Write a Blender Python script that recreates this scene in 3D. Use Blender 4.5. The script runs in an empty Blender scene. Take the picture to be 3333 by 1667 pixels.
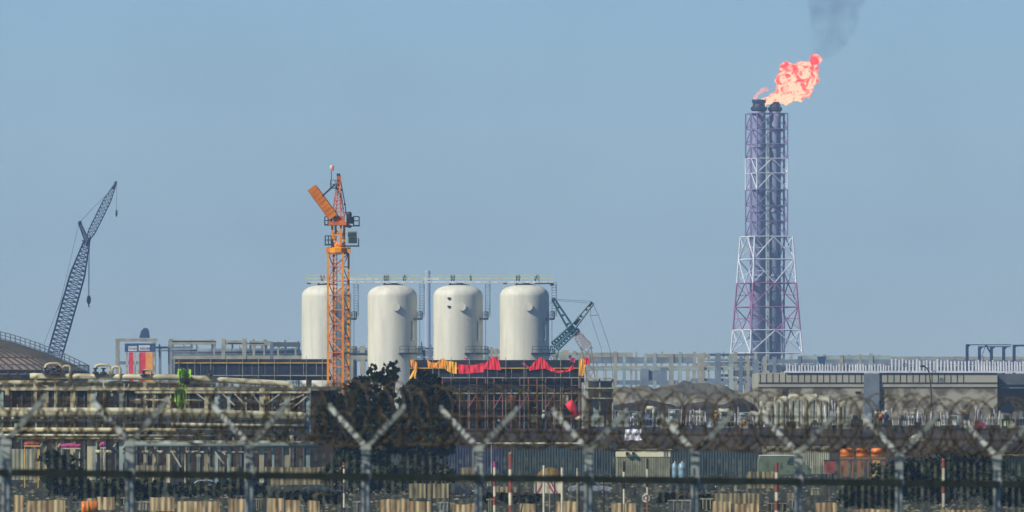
import bpy, math, random
from mathutils import Vector, Matrix
R = math.radians
random.seed(7)
sc = bpy.context.scene
col = sc.collection
F = 30000.0      # focal length in photograph pixels
CH = 4.0         # camera height
HY = 1400.0      # row of the horizon in the photograph

# ------------------------------------------------------------- camera, sky, sun
cd = bpy.data.cameras.new('camera'); cam = bpy.data.objects.new('camera', cd); col.objects.link(cam)
cam.location = (0, 0, CH); cam.rotation_euler = (R(90), 0, 0)
cd.sensor_width = 36; cd.lens = 36 * F / 3333.0
cd.shift_y = (HY - 833.5) / 3333.0
cd.clip_start = 1; cd.clip_end = 20000
cd.dof.use_dof = True; cd.dof.focus_distance = 1250; cd.dof.aperture_fstop = 4.7
sc.camera = cam
SUN_AZ, SUN_EL = 54, 38      # degrees left of the direction behind the camera
w = bpy.data.worlds.new('World'); sc.world = w; w.use_nodes = True
nt = w.node_tree; bg = nt.nodes['Background']
sky = nt.nodes.new('ShaderNodeTexSky'); sky.sky_type = 'NISHITA'; sky.sun_disc = False
sky.sun_elevation = R(SUN_EL); sky.sun_rotation = R(180 + SUN_AZ)
sky.air_density = 1.0; sky.dust_density = 0.0; sky.ozone_density = 6.0; sky.altitude = 0
tint = nt.nodes.new('ShaderNodeMix'); tint.data_type = 'RGBA'; tint.blend_type = 'MULTIPLY'; tint.inputs[0].default_value = 1
tint.inputs[7].default_value = (.81, .955, 1.19, 1)
nt.links.new(sky.outputs[0], tint.inputs[6]); wc = nt.nodes.new('ShaderNodeTexCoord'); wn = nt.nodes.new('ShaderNodeTexNoise'); wn.inputs['Scale'].default_value = 28; wn.inputs['Detail'].default_value = 5
nt.links.new(wc.outputs['Generated'], wn.inputs['Vector']); wr = nt.nodes.new('ShaderNodeMapRange'); wr.inputs[1].default_value = .3; wr.inputs[2].default_value = .7; wr.inputs[3].default_value = .94; wr.inputs[4].default_value = 1.06
nt.links.new(wn.outputs['Fac'], wr.inputs[0]); vm = nt.nodes.new('ShaderNodeVectorMath'); vm.operation = 'SCALE'; nt.links.new(tint.outputs[2], vm.inputs[0]); nt.links.new(wr.outputs[0], vm.inputs['Scale']); nt.links.new(vm.outputs[0], bg.inputs[0]); bg.inputs[1].default_value = 0.064
sd = bpy.data.lights.new('sun', 'SUN'); so = bpy.data.objects.new('sun', sd); col.objects.link(so)
sd.energy = 4.3; sd.angle = R(1.0); sd.color = (1.0, 0.93, 0.82)
sv = Vector((-math.sin(R(SUN_AZ)) * math.cos(R(SUN_EL)), -math.cos(R(SUN_AZ)) * math.cos(R(SUN_EL)), math.sin(R(SUN_EL))))
so.rotation_euler = sv.to_track_quat('Z', 'Y').to_euler()
vs = sc.view_settings; vs.view_transform = 'Standard'; vs.look = 'None'; vs.exposure = 0.25; vs.gamma = 1
sc.cycles.volume_bounces = 0; sc.cycles.max_bounces = 6; sc.cycles.transparent_max_bounces = 16

# ------------------------------------------------------------- helpers
def px(x, y, Z): return Vector(((x - 1666.5) / F * Z, Z, CH + (HY - y) / F * Z))
def ZB(y): return CH * F / (y - HY)         # distance of level ground seen at row y

def mat(name, c1, c2=None, scale=1.0, rough=0.7, metal=0.0, bump=0.0, detail=6, lo=0.4, hi=0.6, stretch=None, world=False):
    m = bpy.data.materials.new(name); m.use_nodes = True
    if c2 is None: c2 = tuple(v * 0.72 for v in c1)
    if c1[2] <= c1[0]*1.02: c1 = (c1[0]*1.05, c1[1]*1.02, c1[2]*.80); c2 = (c2[0]*1.05, c2[1]*1.02, c2[2]*.80)
    n = m.node_tree.nodes; l = m.node_tree.links; b = n['Principled BSDF']
    b.inputs['Roughness'].default_value = rough; b.inputs['Metallic'].default_value = metal
    b.inputs['Base Color'].default_value = (*c1, 1)
    if rough >= .8: b.inputs['Specular IOR Level'].default_value = .1
    if c2 is None: c2 = tuple(v * 0.72 for v in c1)
    tc = n.new('ShaderNodeTexCoord'); nz = n.new('ShaderNodeTexNoise')
    nz.inputs['Scale'].default_value = scale; nz.inputs['Detail'].default_value = detail
    mp = n.new('ShaderNodeMapping'); l.new(n.new('ShaderNodeNewGeometry').outputs['Position'] if world else tc.outputs['Object'], mp.inputs[0]); l.new(mp.outputs[0], nz.inputs['Vector'])
    if stretch: mp.inputs['Scale'].default_value = stretch
    cr = n.new('ShaderNodeValToRGB'); cr.color_ramp.elements[0].position = lo; cr.color_ramp.elements[1].position = hi
    cr.color_ramp.elements[0].color = (*c2, 1); cr.color_ramp.elements[1].color = (*c1, 1)
    l.new(nz.outputs['Fac'], cr.inputs[0]); l.new(cr.outputs[0], b.inputs['Base Color'])
    if bump:
        bp = n.new('ShaderNodeBump'); bp.inputs['Strength'].default_value = 0.6; bp.inputs['Distance'].default_value = bump
        l.new(nz.outputs['Fac'], bp.inputs['Height']); l.new(bp.outputs[0], b.inputs['Normal'])
    return m

def origin_of(o):
    v = Vector(o.location)
    while o.parent: o = o.parent; v += Vector(o.location)
    return v

class MB:
    def __init__(s): s.v = []; s.f = []
    def add(s, vs, fs):
        k = len(s.v); s.v += [tuple(v) for v in vs]; s.f += [tuple(i + k for i in f) for f in fs]; return s
    def hexa(s, p): return s.add(p, [(0,3,2,1),(4,5,6,7),(0,1,5,4),(1,2,6,5),(2,3,7,6),(3,0,4,7)])
    def box(s, a, b):
        (x0,y0,z0),(x1,y1,z1) = a, b
        return s.hexa([(x0,y0,z0),(x1,y0,z0),(x1,y1,z0),(x0,y1,z0),(x0,y0,z1),(x1,y0,z1),(x1,y1,z1),(x0,y1,z1)])
    def bar(s, a, b, wd, h=None):
        a = Vector(a); b = Vector(b); h = h or wd; d = (b - a).normalized()
        u = d.cross(Vector((0,1,0)) if abs(d.y) < .9 else Vector((1,0,0))).normalized(); w_ = d.cross(u)
        u = u * wd / 2; w_ = w_ * h / 2
        return s.hexa([a-u-w_, a+u-w_, a+u+w_, a-u+w_, b-u-w_, b+u-w_, b+u+w_, b-u+w_])
    def path(s, pts, r, n=6, closed=False, caps=True):
        pts = [Vector(p) for p in pts]; m = len(pts); rs = r if isinstance(r, (list, tuple)) else [r] * m
        k = len(s.v); up = None
        for i, p in enumerate(pts):
            a = pts[i-1] if i else (pts[-1] if closed else p); b = pts[i+1] if i < m-1 else (pts[0] if closed else p)
            d = (b - a).normalized()
            if up is None: up = Vector((0,0,1)) if abs(d.z) < .9 else Vector((1,0,0))
            u = d.cross(up).normalized(); up = u.cross(d).normalized()
            for j in range(n):
                t = 2*math.pi*j/n; s.v.append(tuple(p + u*math.cos(t)*rs[i] + up*math.sin(t)*rs[i]))
        for i in range(m if closed else m-1):
            i2 = (i+1) % m
            for j in range(n):
                j2 = (j+1) % n; s.f.append((k+i*n+j, k+i2*n+j, k+i2*n+j2, k+i*n+j2))
        if caps and not closed:
            s.f.append(tuple(k+j for j in range(n))); s.f.append(tuple(k+(m-1)*n+j for j in reversed(range(n))))
        return s
    def tube(s, a, b, r, n=8, r2=None): return s.path([a, b], [r, r if r2 is None else r2], n)
    def lathe(s, c, prof, n=32):
        k = len(s.v); c = Vector(c)
        for r, z in prof:
            for j in range(n):
                t = 2*math.pi*j/n; s.v.append((c.x+r*math.cos(t), c.y+r*math.sin(t), c.z+z))
        for i in range(len(prof)-1):
            for j in range(n):
                j2 = (j+1) % n; s.f.append((k+i*n+j, k+i*n+j2, k+(i+1)*n+j2, k+(i+1)*n+j))
        s.f.append(tuple(k+j for j in reversed(range(n)))); s.f.append(tuple(k+(len(prof)-1)*n+j for j in range(n)))
        return s
    def sphere(s, c, r, n=10, sq=(1,1,1)):
        c = Vector(c); k = len(s.v); m = n//2
        for i in range(1, m):
            a = math.pi*i/m
            for j in range(n):
                t = 2*math.pi*j/n
                s.v.append((c.x+r*sq[0]*math.sin(a)*math.cos(t), c.y+r*sq[1]*math.sin(a)*math.sin(t), c.z+r*sq[2]*math.cos(a)))
        s.v.append((c.x,c.y,c.z+r*sq[2])); s.v.append((c.x,c.y,c.z-r*sq[2])); T_=len(s.v)-2; B_=T_+1
        for i in range(m-2):
            for j in range(n):
                j2=(j+1)%n; s.f.append((k+i*n+j, k+(i+1)*n+j, k+(i+1)*n+j2, k+i*n+j2))
        for j in range(n):
            j2=(j+1)%n; s.f.append((T_, k+j, k+j2)); s.f.append((B_, k+(m-2)*n+j2, k+(m-2)*n+j))
        return s
    def prism(s, pts, d):         # outline in front (y smaller), extruded by vector d
        pts = [Vector(p) for p in pts]; n = len(pts); d = Vector(d)
        return s.add(pts + [p + d for p in pts], [tuple(range(n)), tuple(range(2*n-1, n-1, -1))] + [(i, i+n, (i+1)%n+n, (i+1)%n) for i in range(n)])
    def build(s, name, m, parent=None, smooth=False):
        me = bpy.data.meshes.new(name); o = bpy.data.objects.new(name, me)
        off = origin_of(parent) if parent else Vector((0,0,0))
        me.from_pydata([tuple(Vector(v) - off) for v in s.v], [], s.f); me.update()
        me.materials.append(m)
        if smooth:
            for p in me.polygons: p.use_smooth = True
        if parent: o.parent = parent
        col.objects.link(o); return o

def thing(name, label, cat, loc=(0,0,0), group=None):
    o = bpy.data.objects.new(name, None); o.location = loc; o.empty_display_size = .5; col.objects.link(o)
    o['label'] = label; o['category'] = cat
    if group: o['group'] = group
    return o
def tag(o, label, cat, group=None):
    o['label'] = label; o['category'] = cat
    if group: o['group'] = group
    return o
def dup(root, loc, label=None, rz=0):
    def cp(o, par):
        c = o.copy(); col.objects.link(c)
        if par is not None: c.parent = par
        for ch in [k for k in col.objects if k.parent == o and k != c]: cp(ch, c)
        return c
    r = cp(root, None); r.location = loc; r.rotation_euler.z = rz
    if label: r['label'] = label
    return r
def gz(x, y, Z): v = px(x, y, Z); v.z = 0; return v

M = dict(
 ground=mat('ground_dirt', (.042,.042,.028), (.020,.024,.016), .15, .95, bump=.3),
 terrace=mat('terrace_soil', (.06,.047,.034), (.022,.018,.013), .25, .95, bump=.5),
 galvp=mat('galvanised_post', (.36,.405,.37), (.27,.31,.28), 4, .8, 0),
 galv=mat('galvanised_steel', (.28,.32,.29), (.205,.235,.212), 6, .7, 0),
 rail=mat('rusty_rail', (.26,.21,.13), (.18,.15,.09), 3, .9),
 pale=mat('pale_steel', (.20,.225,.185), (.12,.14,.115), 5, .6, .2),
 razor=mat('rusty_razor_wire', (.085,.075,.06), (.045,.038,.03), 8, .8, .1),
 tank=mat('cream_tank_paint', (.645,.65,.655), (.55,.555,.56), .9, .6, detail=9, stretch=(1,1,.12), world=True),
 green=mat('pale_green_rail', (.56,.62,.34), (.42,.50,.30), 1, .6),
 white=mat('white_paint', (.70,.71,.74), (.56,.57,.58), .8, .5),
 offw=mat('off_white_paint', (.46,.46,.41), (.24,.24,.20), .9, .8, lo=.42, hi=.56),
 dsteel=mat('dark_steel', (.05,.06,.07), (.03,.035,.045), 2, .6, .3),
 orange=mat('crane_orange', (.86,.34,.012), (.70,.24,.01), .8, .85),
 jibor=mat('jib_orange', (.42,.14,.004), (.33,.10,.003), .8, .9),
 redor=mat('crane_red_orange', (.68,.17,.02), (.42,.09,.02), 1.2, .5),
 yellow=mat('yellow_paint', (.62,.40,.08), (.45,.27,.06), 1, .6),
 glass=mat('dark_glass', (.03,.06,.05), (.02,.04,.04), 1, .15),
 bcrane=mat('blue_crane_paint', (.025,.05,.13), (.015,.03,.08), 1, .5),
 tcrane=mat('teal_crane_paint', (.004,.10,.10), (.003,.06,.07), 1, .5),
 dome=mat('dome_sheet', (.36,.25,.22), (.17,.11,.09), .12, .7, detail=5),
 domed=mat('dome_rib', (.06,.055,.045), None, .5, .8),
 conc=mat('grey_concrete', (.36,.36,.33), (.26,.26,.25), .5, .9),
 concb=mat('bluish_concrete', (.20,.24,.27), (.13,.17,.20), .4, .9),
 concd=mat('dark_concrete', (.10,.115,.12), (.07,.08,.09), .5, .9),
 cream=mat('cream_steel', (.50,.46,.34), (.22,.19,.12), .5, .7, lo=.40, hi=.56),
 pipe=mat('pale_pipe_cladding', (.52,.51,.41), (.26,.24,.17), .5, .5, lo=.35, hi=.55, stretch=(1,1,1)),
 gpipe=mat('grey_green_pipe', (.34,.42,.36), (.24,.30,.26), .4, .5),
 bark=mat('dark_brown_cladding', (.048,.033,.022), (.022,.016,.011), .3, .9),
 dark=mat('black_netting', (.022,.025,.03), (.035,.03,.04), .4, .9),
 navy=mat('navy_netting', (.025,.032,.055), (.02,.02,.03), .3, .9),
 tarpo=mat('orange_tarp', (.92,.36,.02), (.80,.28,.02), 1.2, .7),
 tarpy=mat('amber_tarp', (.90,.46,.02), (.75,.34,.02), 1.2, .7),
 tarpr=mat('red_tarp', (.80,.02,.05), (.62,.015,.05), 1.0, .7),
 tarpm=mat('magenta_tarp', (.50,.04,.16), (.3,.03,.14), 1.0, .7),
 bldg=mat('pale_render', (.36,.36,.34), (.29,.29,.275), .35, .9),
 bldg2=mat('stained_render', (.34,.33,.30), (.12,.10,.075), .45, .95, detail=9, lo=.45, hi=.57),
 bluec=mat('blue_grey_cladding', (.17,.20,.22), (.12,.14,.16), .4, .8),
 stack=mat('hazed_stack_steel', (.27,.29,.42), (.21,.235,.35), .2, .6),  # bluish distance haze mixed into the steel colour
 tipb=mat('flare_tip_steel', (.02,.02,.06), None, .3, .6),
 twhite=mat('tower_white', (.75,.77,.80), (.62,.64,.66), .3, .6),
 tlow=mat('hazed_tower_red_low', (.36,.11,.32), (.28,.10,.28), .3, .6),  # lower red band, its magenta is haze put into the paint colour
 tred=mat('hazed_tower_red', (.24,.17,.33), (.20,.15,.30), .3, .6),  # red of upper bands and risers, greyed to purple as painted haze
 leaf=mat('dark_leaves', (.028,.043,.016), (.006,.009,.004), 1.2, .8),
 leaf2=mat('hedge_leaves', (.020,.034,.013), (.006,.010,.006), 1.5, .8),
 trunk=mat('tree_bark', (.06,.045,.03), None, 3, .9),
 lime=mat('lime_net', (.28,.52,.03), (.12,.28,.02), 2, .8),
 teal=mat('blue_green_hoarding', (.018,.036,.036), (.012,.026,.02), .15, .6),
 blue=mat('blue_hoarding', (.015,.022,.06), None, .3, .6),
 tan=mat('tan_corrugated', (.42,.34,.23), (.22,.155,.10), .8, .9, lo=.42, hi=.56, stretch=(5,5,.4)),
 tan2=mat('darker_tan_corrugated', (.26,.23,.16), (.13,.11,.08), .8, .9, lo=.42, hi=.56, stretch=(5,5,.4)),  # darker tan for the back rows of sheets
 cabin=mat('cream_cabin', (.70,.68,.55), (.62,.60,.48), .4, .6),
 slat=mat('grey_slats', (.30,.31,.25), (.20,.21,.17), .7, .7),
 red=mat('red_paint', (.30,.04,.04), (.18,.03,.03), 2, .6),
 wband=mat('white_band', (.66,.64,.56), (.5,.48,.42), 2, .6),
 black=mat('black_paint', (.012,.012,.014), None, 1, .6),
 sblue=mat('light_blue_plastic', (.22,.36,.42), (.16,.28,.34), .8, .4),
 vivid=mat('orange_plastic', (.85,.25,.02), (.7,.18,.02), .6, .4),
 pinkr=mat('pinkish_frame', (.28,.10,.08), (.18,.12,.06), .8, .8),
 van=mat('pale_green_paint', (.13,.18,.13), (.10,.14,.10), .4, .35),
 car=mat('dark_car_paint', (.03,.035,.04), None, 1, .3),
 carw=mat('silver_car_paint', (.30,.32,.33), None, 1, .3),
 skin=mat('skin', (.30,.17,.10), None, 3, .6),
 cloth=mat('navy_workwear', (.03,.04,.09), None, 3, .9),
 rock=mat('spoil', (.21,.20,.17), (.09,.085,.072), .16, .95, bump=.6, detail=9),
 mag=mat('magenta_paint', (.45,.05,.22), (.3,.03,.15), 1, .7),
 haz=mat('hazed_concrete', (.42,.48,.52), (.40,.46,.5), .1, .9),  # far chimney, haze painted in by a paler and bluer colour
 faded=mat('faded_red_paint', (.30,.17,.18), (.25,.2,.14), .8, .7),
 sblued=mat('sign_blue', (.02,.07,.16), None, 1, .6),
)

# ------------------------------------------------------------- ground and terrace
g = MB(); g.add([(-1500,-60,0),(1500,-60,0),(1500,6000,0),(-1500,6000,0)], [(0,1,2,3)])
o = g.build('ground', M['ground']); o['kind'] = 'structure'
# raised works terrace: an irregular earth bank with a sloping front
TZ = 4.15
t = MB(); nx = 150; prof = [(892,-.3),(896,.9),(899,2.2),(902,3.4),(905,4.0),(912,TZ),(1190,TZ),(1200,-.3)]
x0, x1 = px(1425,0,900).x, 80.0
vs_ = []
for i in range(nx+1):
    x = x0 + (x1-x0)*i/nx
    for j, (y, z) in enumerate(prof):
        jz = random.uniform(-.35,.35) if 1 <= j <= 4 else 0
        vs_.append((x, y + jz*2, z + jz*.5 if z > 0 else z))
n_ = len(prof)
t.add(vs_, [(i*n_+j, (i+1)*n_+j, (i+1)*n_+j+1, i*n_+j+1) for i in range(nx) for j in range(n_-1)])
t.add([vs_[j] for j in range(n_)], [tuple(range(n_))]); t.add([vs_[nx*n_+j] for j in range(n_)], [tuple(reversed(range(n_)))])
o = t.build('terrain_terrace', M['terrace']); o['kind'] = 'structure'
def ter(x, Z): v = px(x, 1400, Z); v.z = TZ; return v

# ------------------------------------------------------------- flare tower
Z = 2400.0; S = Z/F
bx = px(2495, 0, Z).x; root = thing('flare_tower', 'tall red and white lattice tower carrying two flare stacks topped by a flame', 'flare tower', (bx, Z, 0))
th = R(19); ct, st = math.cos(th), math.sin(th)
def corner(h, k, z):
    a, b = [(-1,-1),(1,-1),(1,1),(-1,1)][k]
    return Vector((bx + (a*ct - b*st)*h, Z + (a*st + b*ct)*h, z))
def zy(y, Z_): return CH + (HY - y)/F*Z_
def hw(y):
    pts = [(300,53),(771,53),(771.01,66),(922,75),(1075,85),(1460,112)]
    for (a, ha), (b, hb) in zip(pts, pts[1:]):
        if a <= y <= b: return (ha + (hb-ha)*(y-a)/(b-a))*S
    return 112*S
secs = [([370,421,470,517],'tred','dull red'),([517,565,618],'twhite','white'),([618,670,720,771],'tred','dull red'),
        ([771.02,845,922],'twhite','white'),([922,1000,1075],'tlow','dull red'),([1075,1150,1240,1340,1449],'twhite','white')]
for ys, m_, cn in secs:
    b = MB(); br = .13 if ys[0] < 771 else .16
    for k in range(4):
        for ya, yb in zip(ys, ys[1:]):
            b.tube(corner(hw(ya+.01),k,zy(ya,Z)), corner(hw(yb),k,zy(yb,Z)), .2 if ya<771 else .26, 6)
    for i, (ya, yb) in enumerate(zip(ys, ys[1:])):
        for k in range(4):
            a = corner(hw(ya+.01),k,zy(ya,Z)); c = corner(hw(ya+.01),(k+1)%4,zy(ya,Z)); mid = (a+c)/2
            a2 = corner(hw(yb),k,zy(yb,Z)); c2 = corner(hw(yb),(k+1)%4,zy(yb,Z)); mid2 = (a2+c2)/2
            b.tube(a, c, br, 5)
            if ya >= 771 and i % 2:
                b.tube(a, mid2, br, 5); b.tube(c, mid2, br, 5); 
            else:
                b.tube(mid, a2, br, 5); b.tube(mid, c2, br, 5)
            if ya >= 771:
                q = .5; p1 = mid.lerp(a2, q) if not i % 2 else a.lerp(mid2, q); p2 = mid.lerp(c2, q) if not i % 2 else c.lerp(mid2, q)
                b.tube(a.lerp(a2, q), p1, .08, 4); b.tube(c.lerp(c2, q), p2, .08, 4)
                b.tube(p1, a2 if i % 2 else a, .08, 4); b.tube(p2, c2 if i % 2 else c, .08, 4)
    o = b.build('lattice_section', M[m_], root); o['label'] = cn + ' painted lattice section'
for cx, top, lab in ((2470,325,'left'),(2523,332,'right')):
    b = MB(); c = px(cx, 0, Z); r = (22 if cx < 2500 else 19)*S
    b.lathe((c.x, Z + (-.8 if cx<2500 else .8), 0), [(r,0),(r,zy(395,Z)),(r*.96,zy(362,Z))], 20)
    o = b.build('flare_stack', M['stack'], root, True)
    t_ = MB(); z0 = zy(top, Z)
    t_.lathe((c.x, Z + (-.8 if cx<2500 else .8), 0), [(r*.9,zy(364,Z)),(r*1.22,zy(358,Z)),(r*1.22,zy(350,Z)),(r*.98,zy(348,Z)),(r*.86,zy(338,Z)),(r*1.04,zy(334,Z)),(r*1.04,z0),(r*.8,z0)], 20)
    t_.build('flare_tip', M['tipb'], o)
    p_ = MB()
    for y in (480, 690, 900):
        p_.lathe((c.x, Z + (-.8 if cx<2500 else .8), zy(y,Z)), [(r,0),(r*1.25,0),(r*1.25,.5),(r,.5)], 16)
    p_.build('stiffener_ring', M['stack'], o)
b = MB()
for xx in (2496, 2500):
    b.tube((px(xx,0,Z).x, Z-2.6, 0), (px(xx,0,Z).x, Z-2.6, zy(385,Z)), .13, 5)
for y in range(390, 1440, 7): b.tube((px(2496,0,Z).x, Z-2.6, zy(y,Z)), (px(2500,0,Z).x, Z-2.6, zy(y,Z)), .06, 4)
b.build('ladder', M['conc'], root)
b = MB()
for dx_ in (2551, 2443): b.tube((px(dx_,0,Z).x, Z-1, 0), (px(dx_,0,Z).x, Z-1, zy(372,Z)), .3, 6)
b.build('riser_pipe', M['tred'], root)
for y in (370, 618, 771, 922, 1075):
    b = MB(); h = hw(y+.02)*.96; z = zy(y, Z)
    for k in range(4):
        a = corner(h,k,z); c = corner(h,(k+1)%4,z); ai = corner(h*.72,k,z); ci = corner(h*.72,(k+1)%4,z)
        b.add([a,c,ci,ai]+[v+Vector((0,0,.12)) for v in (a,c,ci,ai)], [(0,1,2,3),(7,6,5,4),(0,4,5,1),(2,6,7,3)])
    b.build('walkway_platform', M['stack'], root)

# flame and smoke
def emis(name, c1, c2, c3, strength, scale, alpha=None):
    m = bpy.data.materials.new(name); m.use_nodes = True; n = m.node_tree.nodes; l = m.node_tree.links; n.clear()
    out = n.new('ShaderNodeOutputMaterial'); e = n.new('ShaderNodeEmission'); tr = n.new('ShaderNodeBsdfTransparent'); mx = n.new('ShaderNodeMixShader')
    tc = n.new('ShaderNodeTexCoord'); nz = n.new('ShaderNodeTexNoise'); nz.inputs['Scale'].default_value = scale; nz.inputs['Detail'].default_value = 4; nz.inputs['Distortion'].default_value = 1.0
    sx = n.new('ShaderNodeSeparateXYZ'); l.new(tc.outputs['Object'], sx.inputs[0])
    ad = n.new('ShaderNodeMath'); ad.operation = 'MULTIPLY_ADD'; l.new(sx.outputs['Z'], ad.inputs[0]); ad.inputs[1].default_value = -.014; 
    l.new(nz.outputs['Fac'], ad.inputs[2]); l.new(tc.outputs['Object'], nz.inputs['Vector'])
    cr = n.new('ShaderNodeValToRGB'); el = cr.color_ramp.elements; el[0].position = .30; el[0].color = (*c3,1); el[1].position = .47; el[1].color = (*c1,1)
    k = el.new(.385); k.color = (*c2,1)
    l.new(ad.outputs[0], cr.inputs[0]); l.new(cr.outputs[0], e.inputs[0]); e.inputs[1].default_value = strength
    lw = n.new('ShaderNodeLayerWeight'); lw.inputs[0].default_value = .5
    mr = n.new('ShaderNodeMapRange'); mr.inputs[1].default_value = .35; mr.inputs[2].default_value = .95; mr.inputs[3].default_value = (alpha or 0); mr.inputs[4].default_value = .9
    l.new(lw.outputs['Facing'], mr.inputs[0]); l.new(mr.outputs[0], mx.inputs[0]); l.new(e.outputs[0], mx.inputs[1]); l.new(tr.outputs[0], mx.inputs[2]); l.new(mx.outputs[0], out.inputs[0])
    return m
def blobs(name, lst, m, base, vox, disp, dscale, Z_, grow=1.0):
    b = MB()
    for x, y, r in lst:
        for q in range(3):
            a = random.uniform(0, 6.28); rr = r*grow*random.uniform(.7,1.0)
            b.sphere(px(x + math.cos(a)*r*.35, y + math.sin(a)*r*.35, Z_) + Vector((0, random.uniform(-.3,.3)*r*S, 0)), rr*S, 12)
    e = thing('tmp','x','x',base); o = b.build(name, m, e); o.parent = None; o.location = base; bpy.data.objects.remove(e)
    rm = o.modifiers.new('r','REMESH'); rm.mode = 'VOXEL'; rm.voxel_size = vox; rm.use_smooth_shade = True
    tx = bpy.data.textures.new(name,'CLOUDS'); tx.noise_scale = dscale; tx.noise_depth = 4
    dm = o.modifiers.new('d','DISPLACE'); dm.texture = tx; dm.strength = disp; dm.mid_level = .5
    return o
fm = emis('flame_emission', (1,.56,.34), (1,.22,.16), (1,.05,.05), 1.35, .55)
o = blobs('flame', [(2474,344,7),(2484,338,10),(2500,326,10),(2515,320,12),(2532,317,16),(2550,312,20),(2562,296,27),(2566,272,32),(2572,248,34),(2590,262,36),(2600,238,34),(2616,226,30),
    (2592,292,26),(2612,272,30),(2622,250,28),(2640,206,15),(2652,196,14),(2660,192,12),(2560,228,18),(2576,304,18),(2636,232,18)], fm, px(2495,330,Z)+Vector((0,0,0)), .16, 1.9, 1.3, Z, 1.22)
tag(o, 'large bright orange and pink gas flame blown right above the flare tower tips', 'flame')
fm2 = emis('pilot_flame_emission', (1,.5,.4), (1,.4,.35), (.9,.25,.25), 1.0, .6, .45)
o = blobs('flame', [(2456,322,5),(2462,312,6),(2470,302,6),(2480,295,7),(2490,291,6),(2498,293,4),(2459,322,4)], fm2, px(2460,325,Z), .14, .7, .6, Z)
tag(o, 'small faint pink flame curling over the left stack tip', 'flame')
sm = bpy.data.materials.new('smoke_volume'); sm.use_nodes = True; n = sm.node_tree.nodes; l = sm.node_tree.links; n.clear()
out = n.new('ShaderNodeOutputMaterial'); pv = n.new('ShaderNodeVolumePrincipled'); pv.inputs['Color'].default_value = (.16,.24,.42,1)
tc = n.new('ShaderNodeTexCoord'); nz = n.new('ShaderNodeTexNoise'); nz.inputs['Scale'].default_value = .22; nz.inputs['Detail'].default_value = 5
mr = n.new('ShaderNodeMapRange'); mr.inputs[1].default_value = .34; mr.inputs[2].default_value = .80; mr.inputs[3].default_value = 0; mr.inputs[4].default_value = .085
l.new(tc.outputs['Object'], nz.inputs[0]); l.new(nz.outputs['Fac'], mr.inputs[0]); l.new(mr.outputs[0], pv.inputs['Density']); l.new(pv.outputs[0], out.inputs['Volume'])
o = blobs('smoke', [(2655,205,16),(2668,186,26),(2678,166,34),(2688,143,42),(2698,118,52),(2706,94,60),(2712,68,66),(2718,42,72),(2724,14,76),(2728,-14,80),(2732,-42,82),(2735,-72,84)], sm, px(2680,160,Z), .6, 2.5, 3.0, Z)
tag(o, 'thin grey smoke plume drifting up from the flame', 'smoke'); o['kind'] = 'stuff'

# ------------------------------------------------------------- tower crane
Z = 1000.0; S = Z/F
X = lambda x: px(x,0,Z).x
zz = lambda y: zy(y, Z)
cx = X(1101); root = thing('tower_crane', 'orange tower crane with short angled jib standing before the leftmost tank', 'crane', (cx, Z, 0))
th2 = R(-20); c2_, s2_ = math.cos(th2), math.sin(th2)
def cc(h, k, z, ox=0):
    a, b = [(-1,-1),(1,-1),(1,1),(-1,1)][k]
    return Vector((cx + ox + (a*c2_ - b*s2_)*h, Z + (a*s2_ + b*c2_)*h, z))
h = 26*S
mast = MB()
for k in range(4):
    mast.bar(cc(h,k,0), cc(h,k,zz(825)), .22)
mb = mast.build('mast_leg_frame', M['orange'], root)
lac = MB(); z = 0; step = 1.55; top = zz(825); i = 0
while z < top - .3:
    z2 = min(z+step, top)
    for k in range(4):
        a = cc(h,k,z); b = cc(h,(k+1)%4,z); a2 = cc(h,k,z2); b2 = cc(h,(k+1)%4,z2)
        lac.bar(a, b, .1)
        if (i+k) % 2: lac.bar(a, b2, .1)
        else: lac.bar(b, a2, .1)
    z = z2; i += 1
lac.build('mast_lattice', M['redor'], root)
lad = MB()
for q in (-.2,.2): lad.bar((cx-.35+q, Z, 0), (cx-.35+q, Z, top), .08)
z = 0
while z < top: lad.bar((cx-.55,Z,z),(cx-.15,Z,z),.06); z += .45
lad.build('ladder', M['dsteel'], root)
b = MB()
b.lathe((cx, Z, 0), [(h*1.15,zz(828)),(h*1.3,zz(822)),(h*1.3,zz(808)),(h*.9,zz(805)),(h*.9,zz(796)),(h*.6,zz(790))], 10)
for q in (-1,1): b.box((cx+q*h*1.28-.22, Z-.6, zz(822)), (cx+q*h*1.28+.22, Z+.6, zz(806)))
b.build('slewing_ring', M['orange'], root)
b = MB(); h2 = 15*S
for k in range(4):
    b.bar(cc(h2,k,zz(800)), cc(h2,k,zz(728)), .24)
    b.bar(cc(h2,k,zz(785)), cc(h2,(k+1)%4,zz(745)), .12); b.bar(cc(h2,k,zz(765)), cc(h2,(k+1)%4,zz(765)), .12)
b.build('turret', M['orange'], root)
b = MB(); b.box((X(1070),Z-1.0,zz(734)),(X(1128),Z+1.0,zz(722))); b.box((X(1085),Z-.7,zz(722)),(X(1122),Z+.7,zz(704)))
b.prism([(X(1118),Z-.6,zz(722)),(X(1148),Z-.6,zz(736)),(X(1140),Z-.6,zz(742)),(X(1118),Z-.6,zz(738))],(0,1.2,0))
b.build('turntable_deck', M['redor'], root)
b = MB(); b.box((X(1128),Z-.9,zz(728)),(X(1149),Z+.9,zz(706))); b.lathe((X(1136),Z-.3,zz(706)),[(.28,0),(.33,.3),(.2,.55)],10)
for q in range(4): b.box((X(1129+q*5),Z-1.0,zz(727)),(X(1131+q*5),Z-.9,zz(708)))
b.tube((X(1122),Z,zz(692)),(X(1140),Z,zz(694)),.06); b.tube((X(1140),Z,zz(694)),(X(1140),Z,zz(708)),.06)
b.build('winch', M['dsteel'], root)
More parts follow.
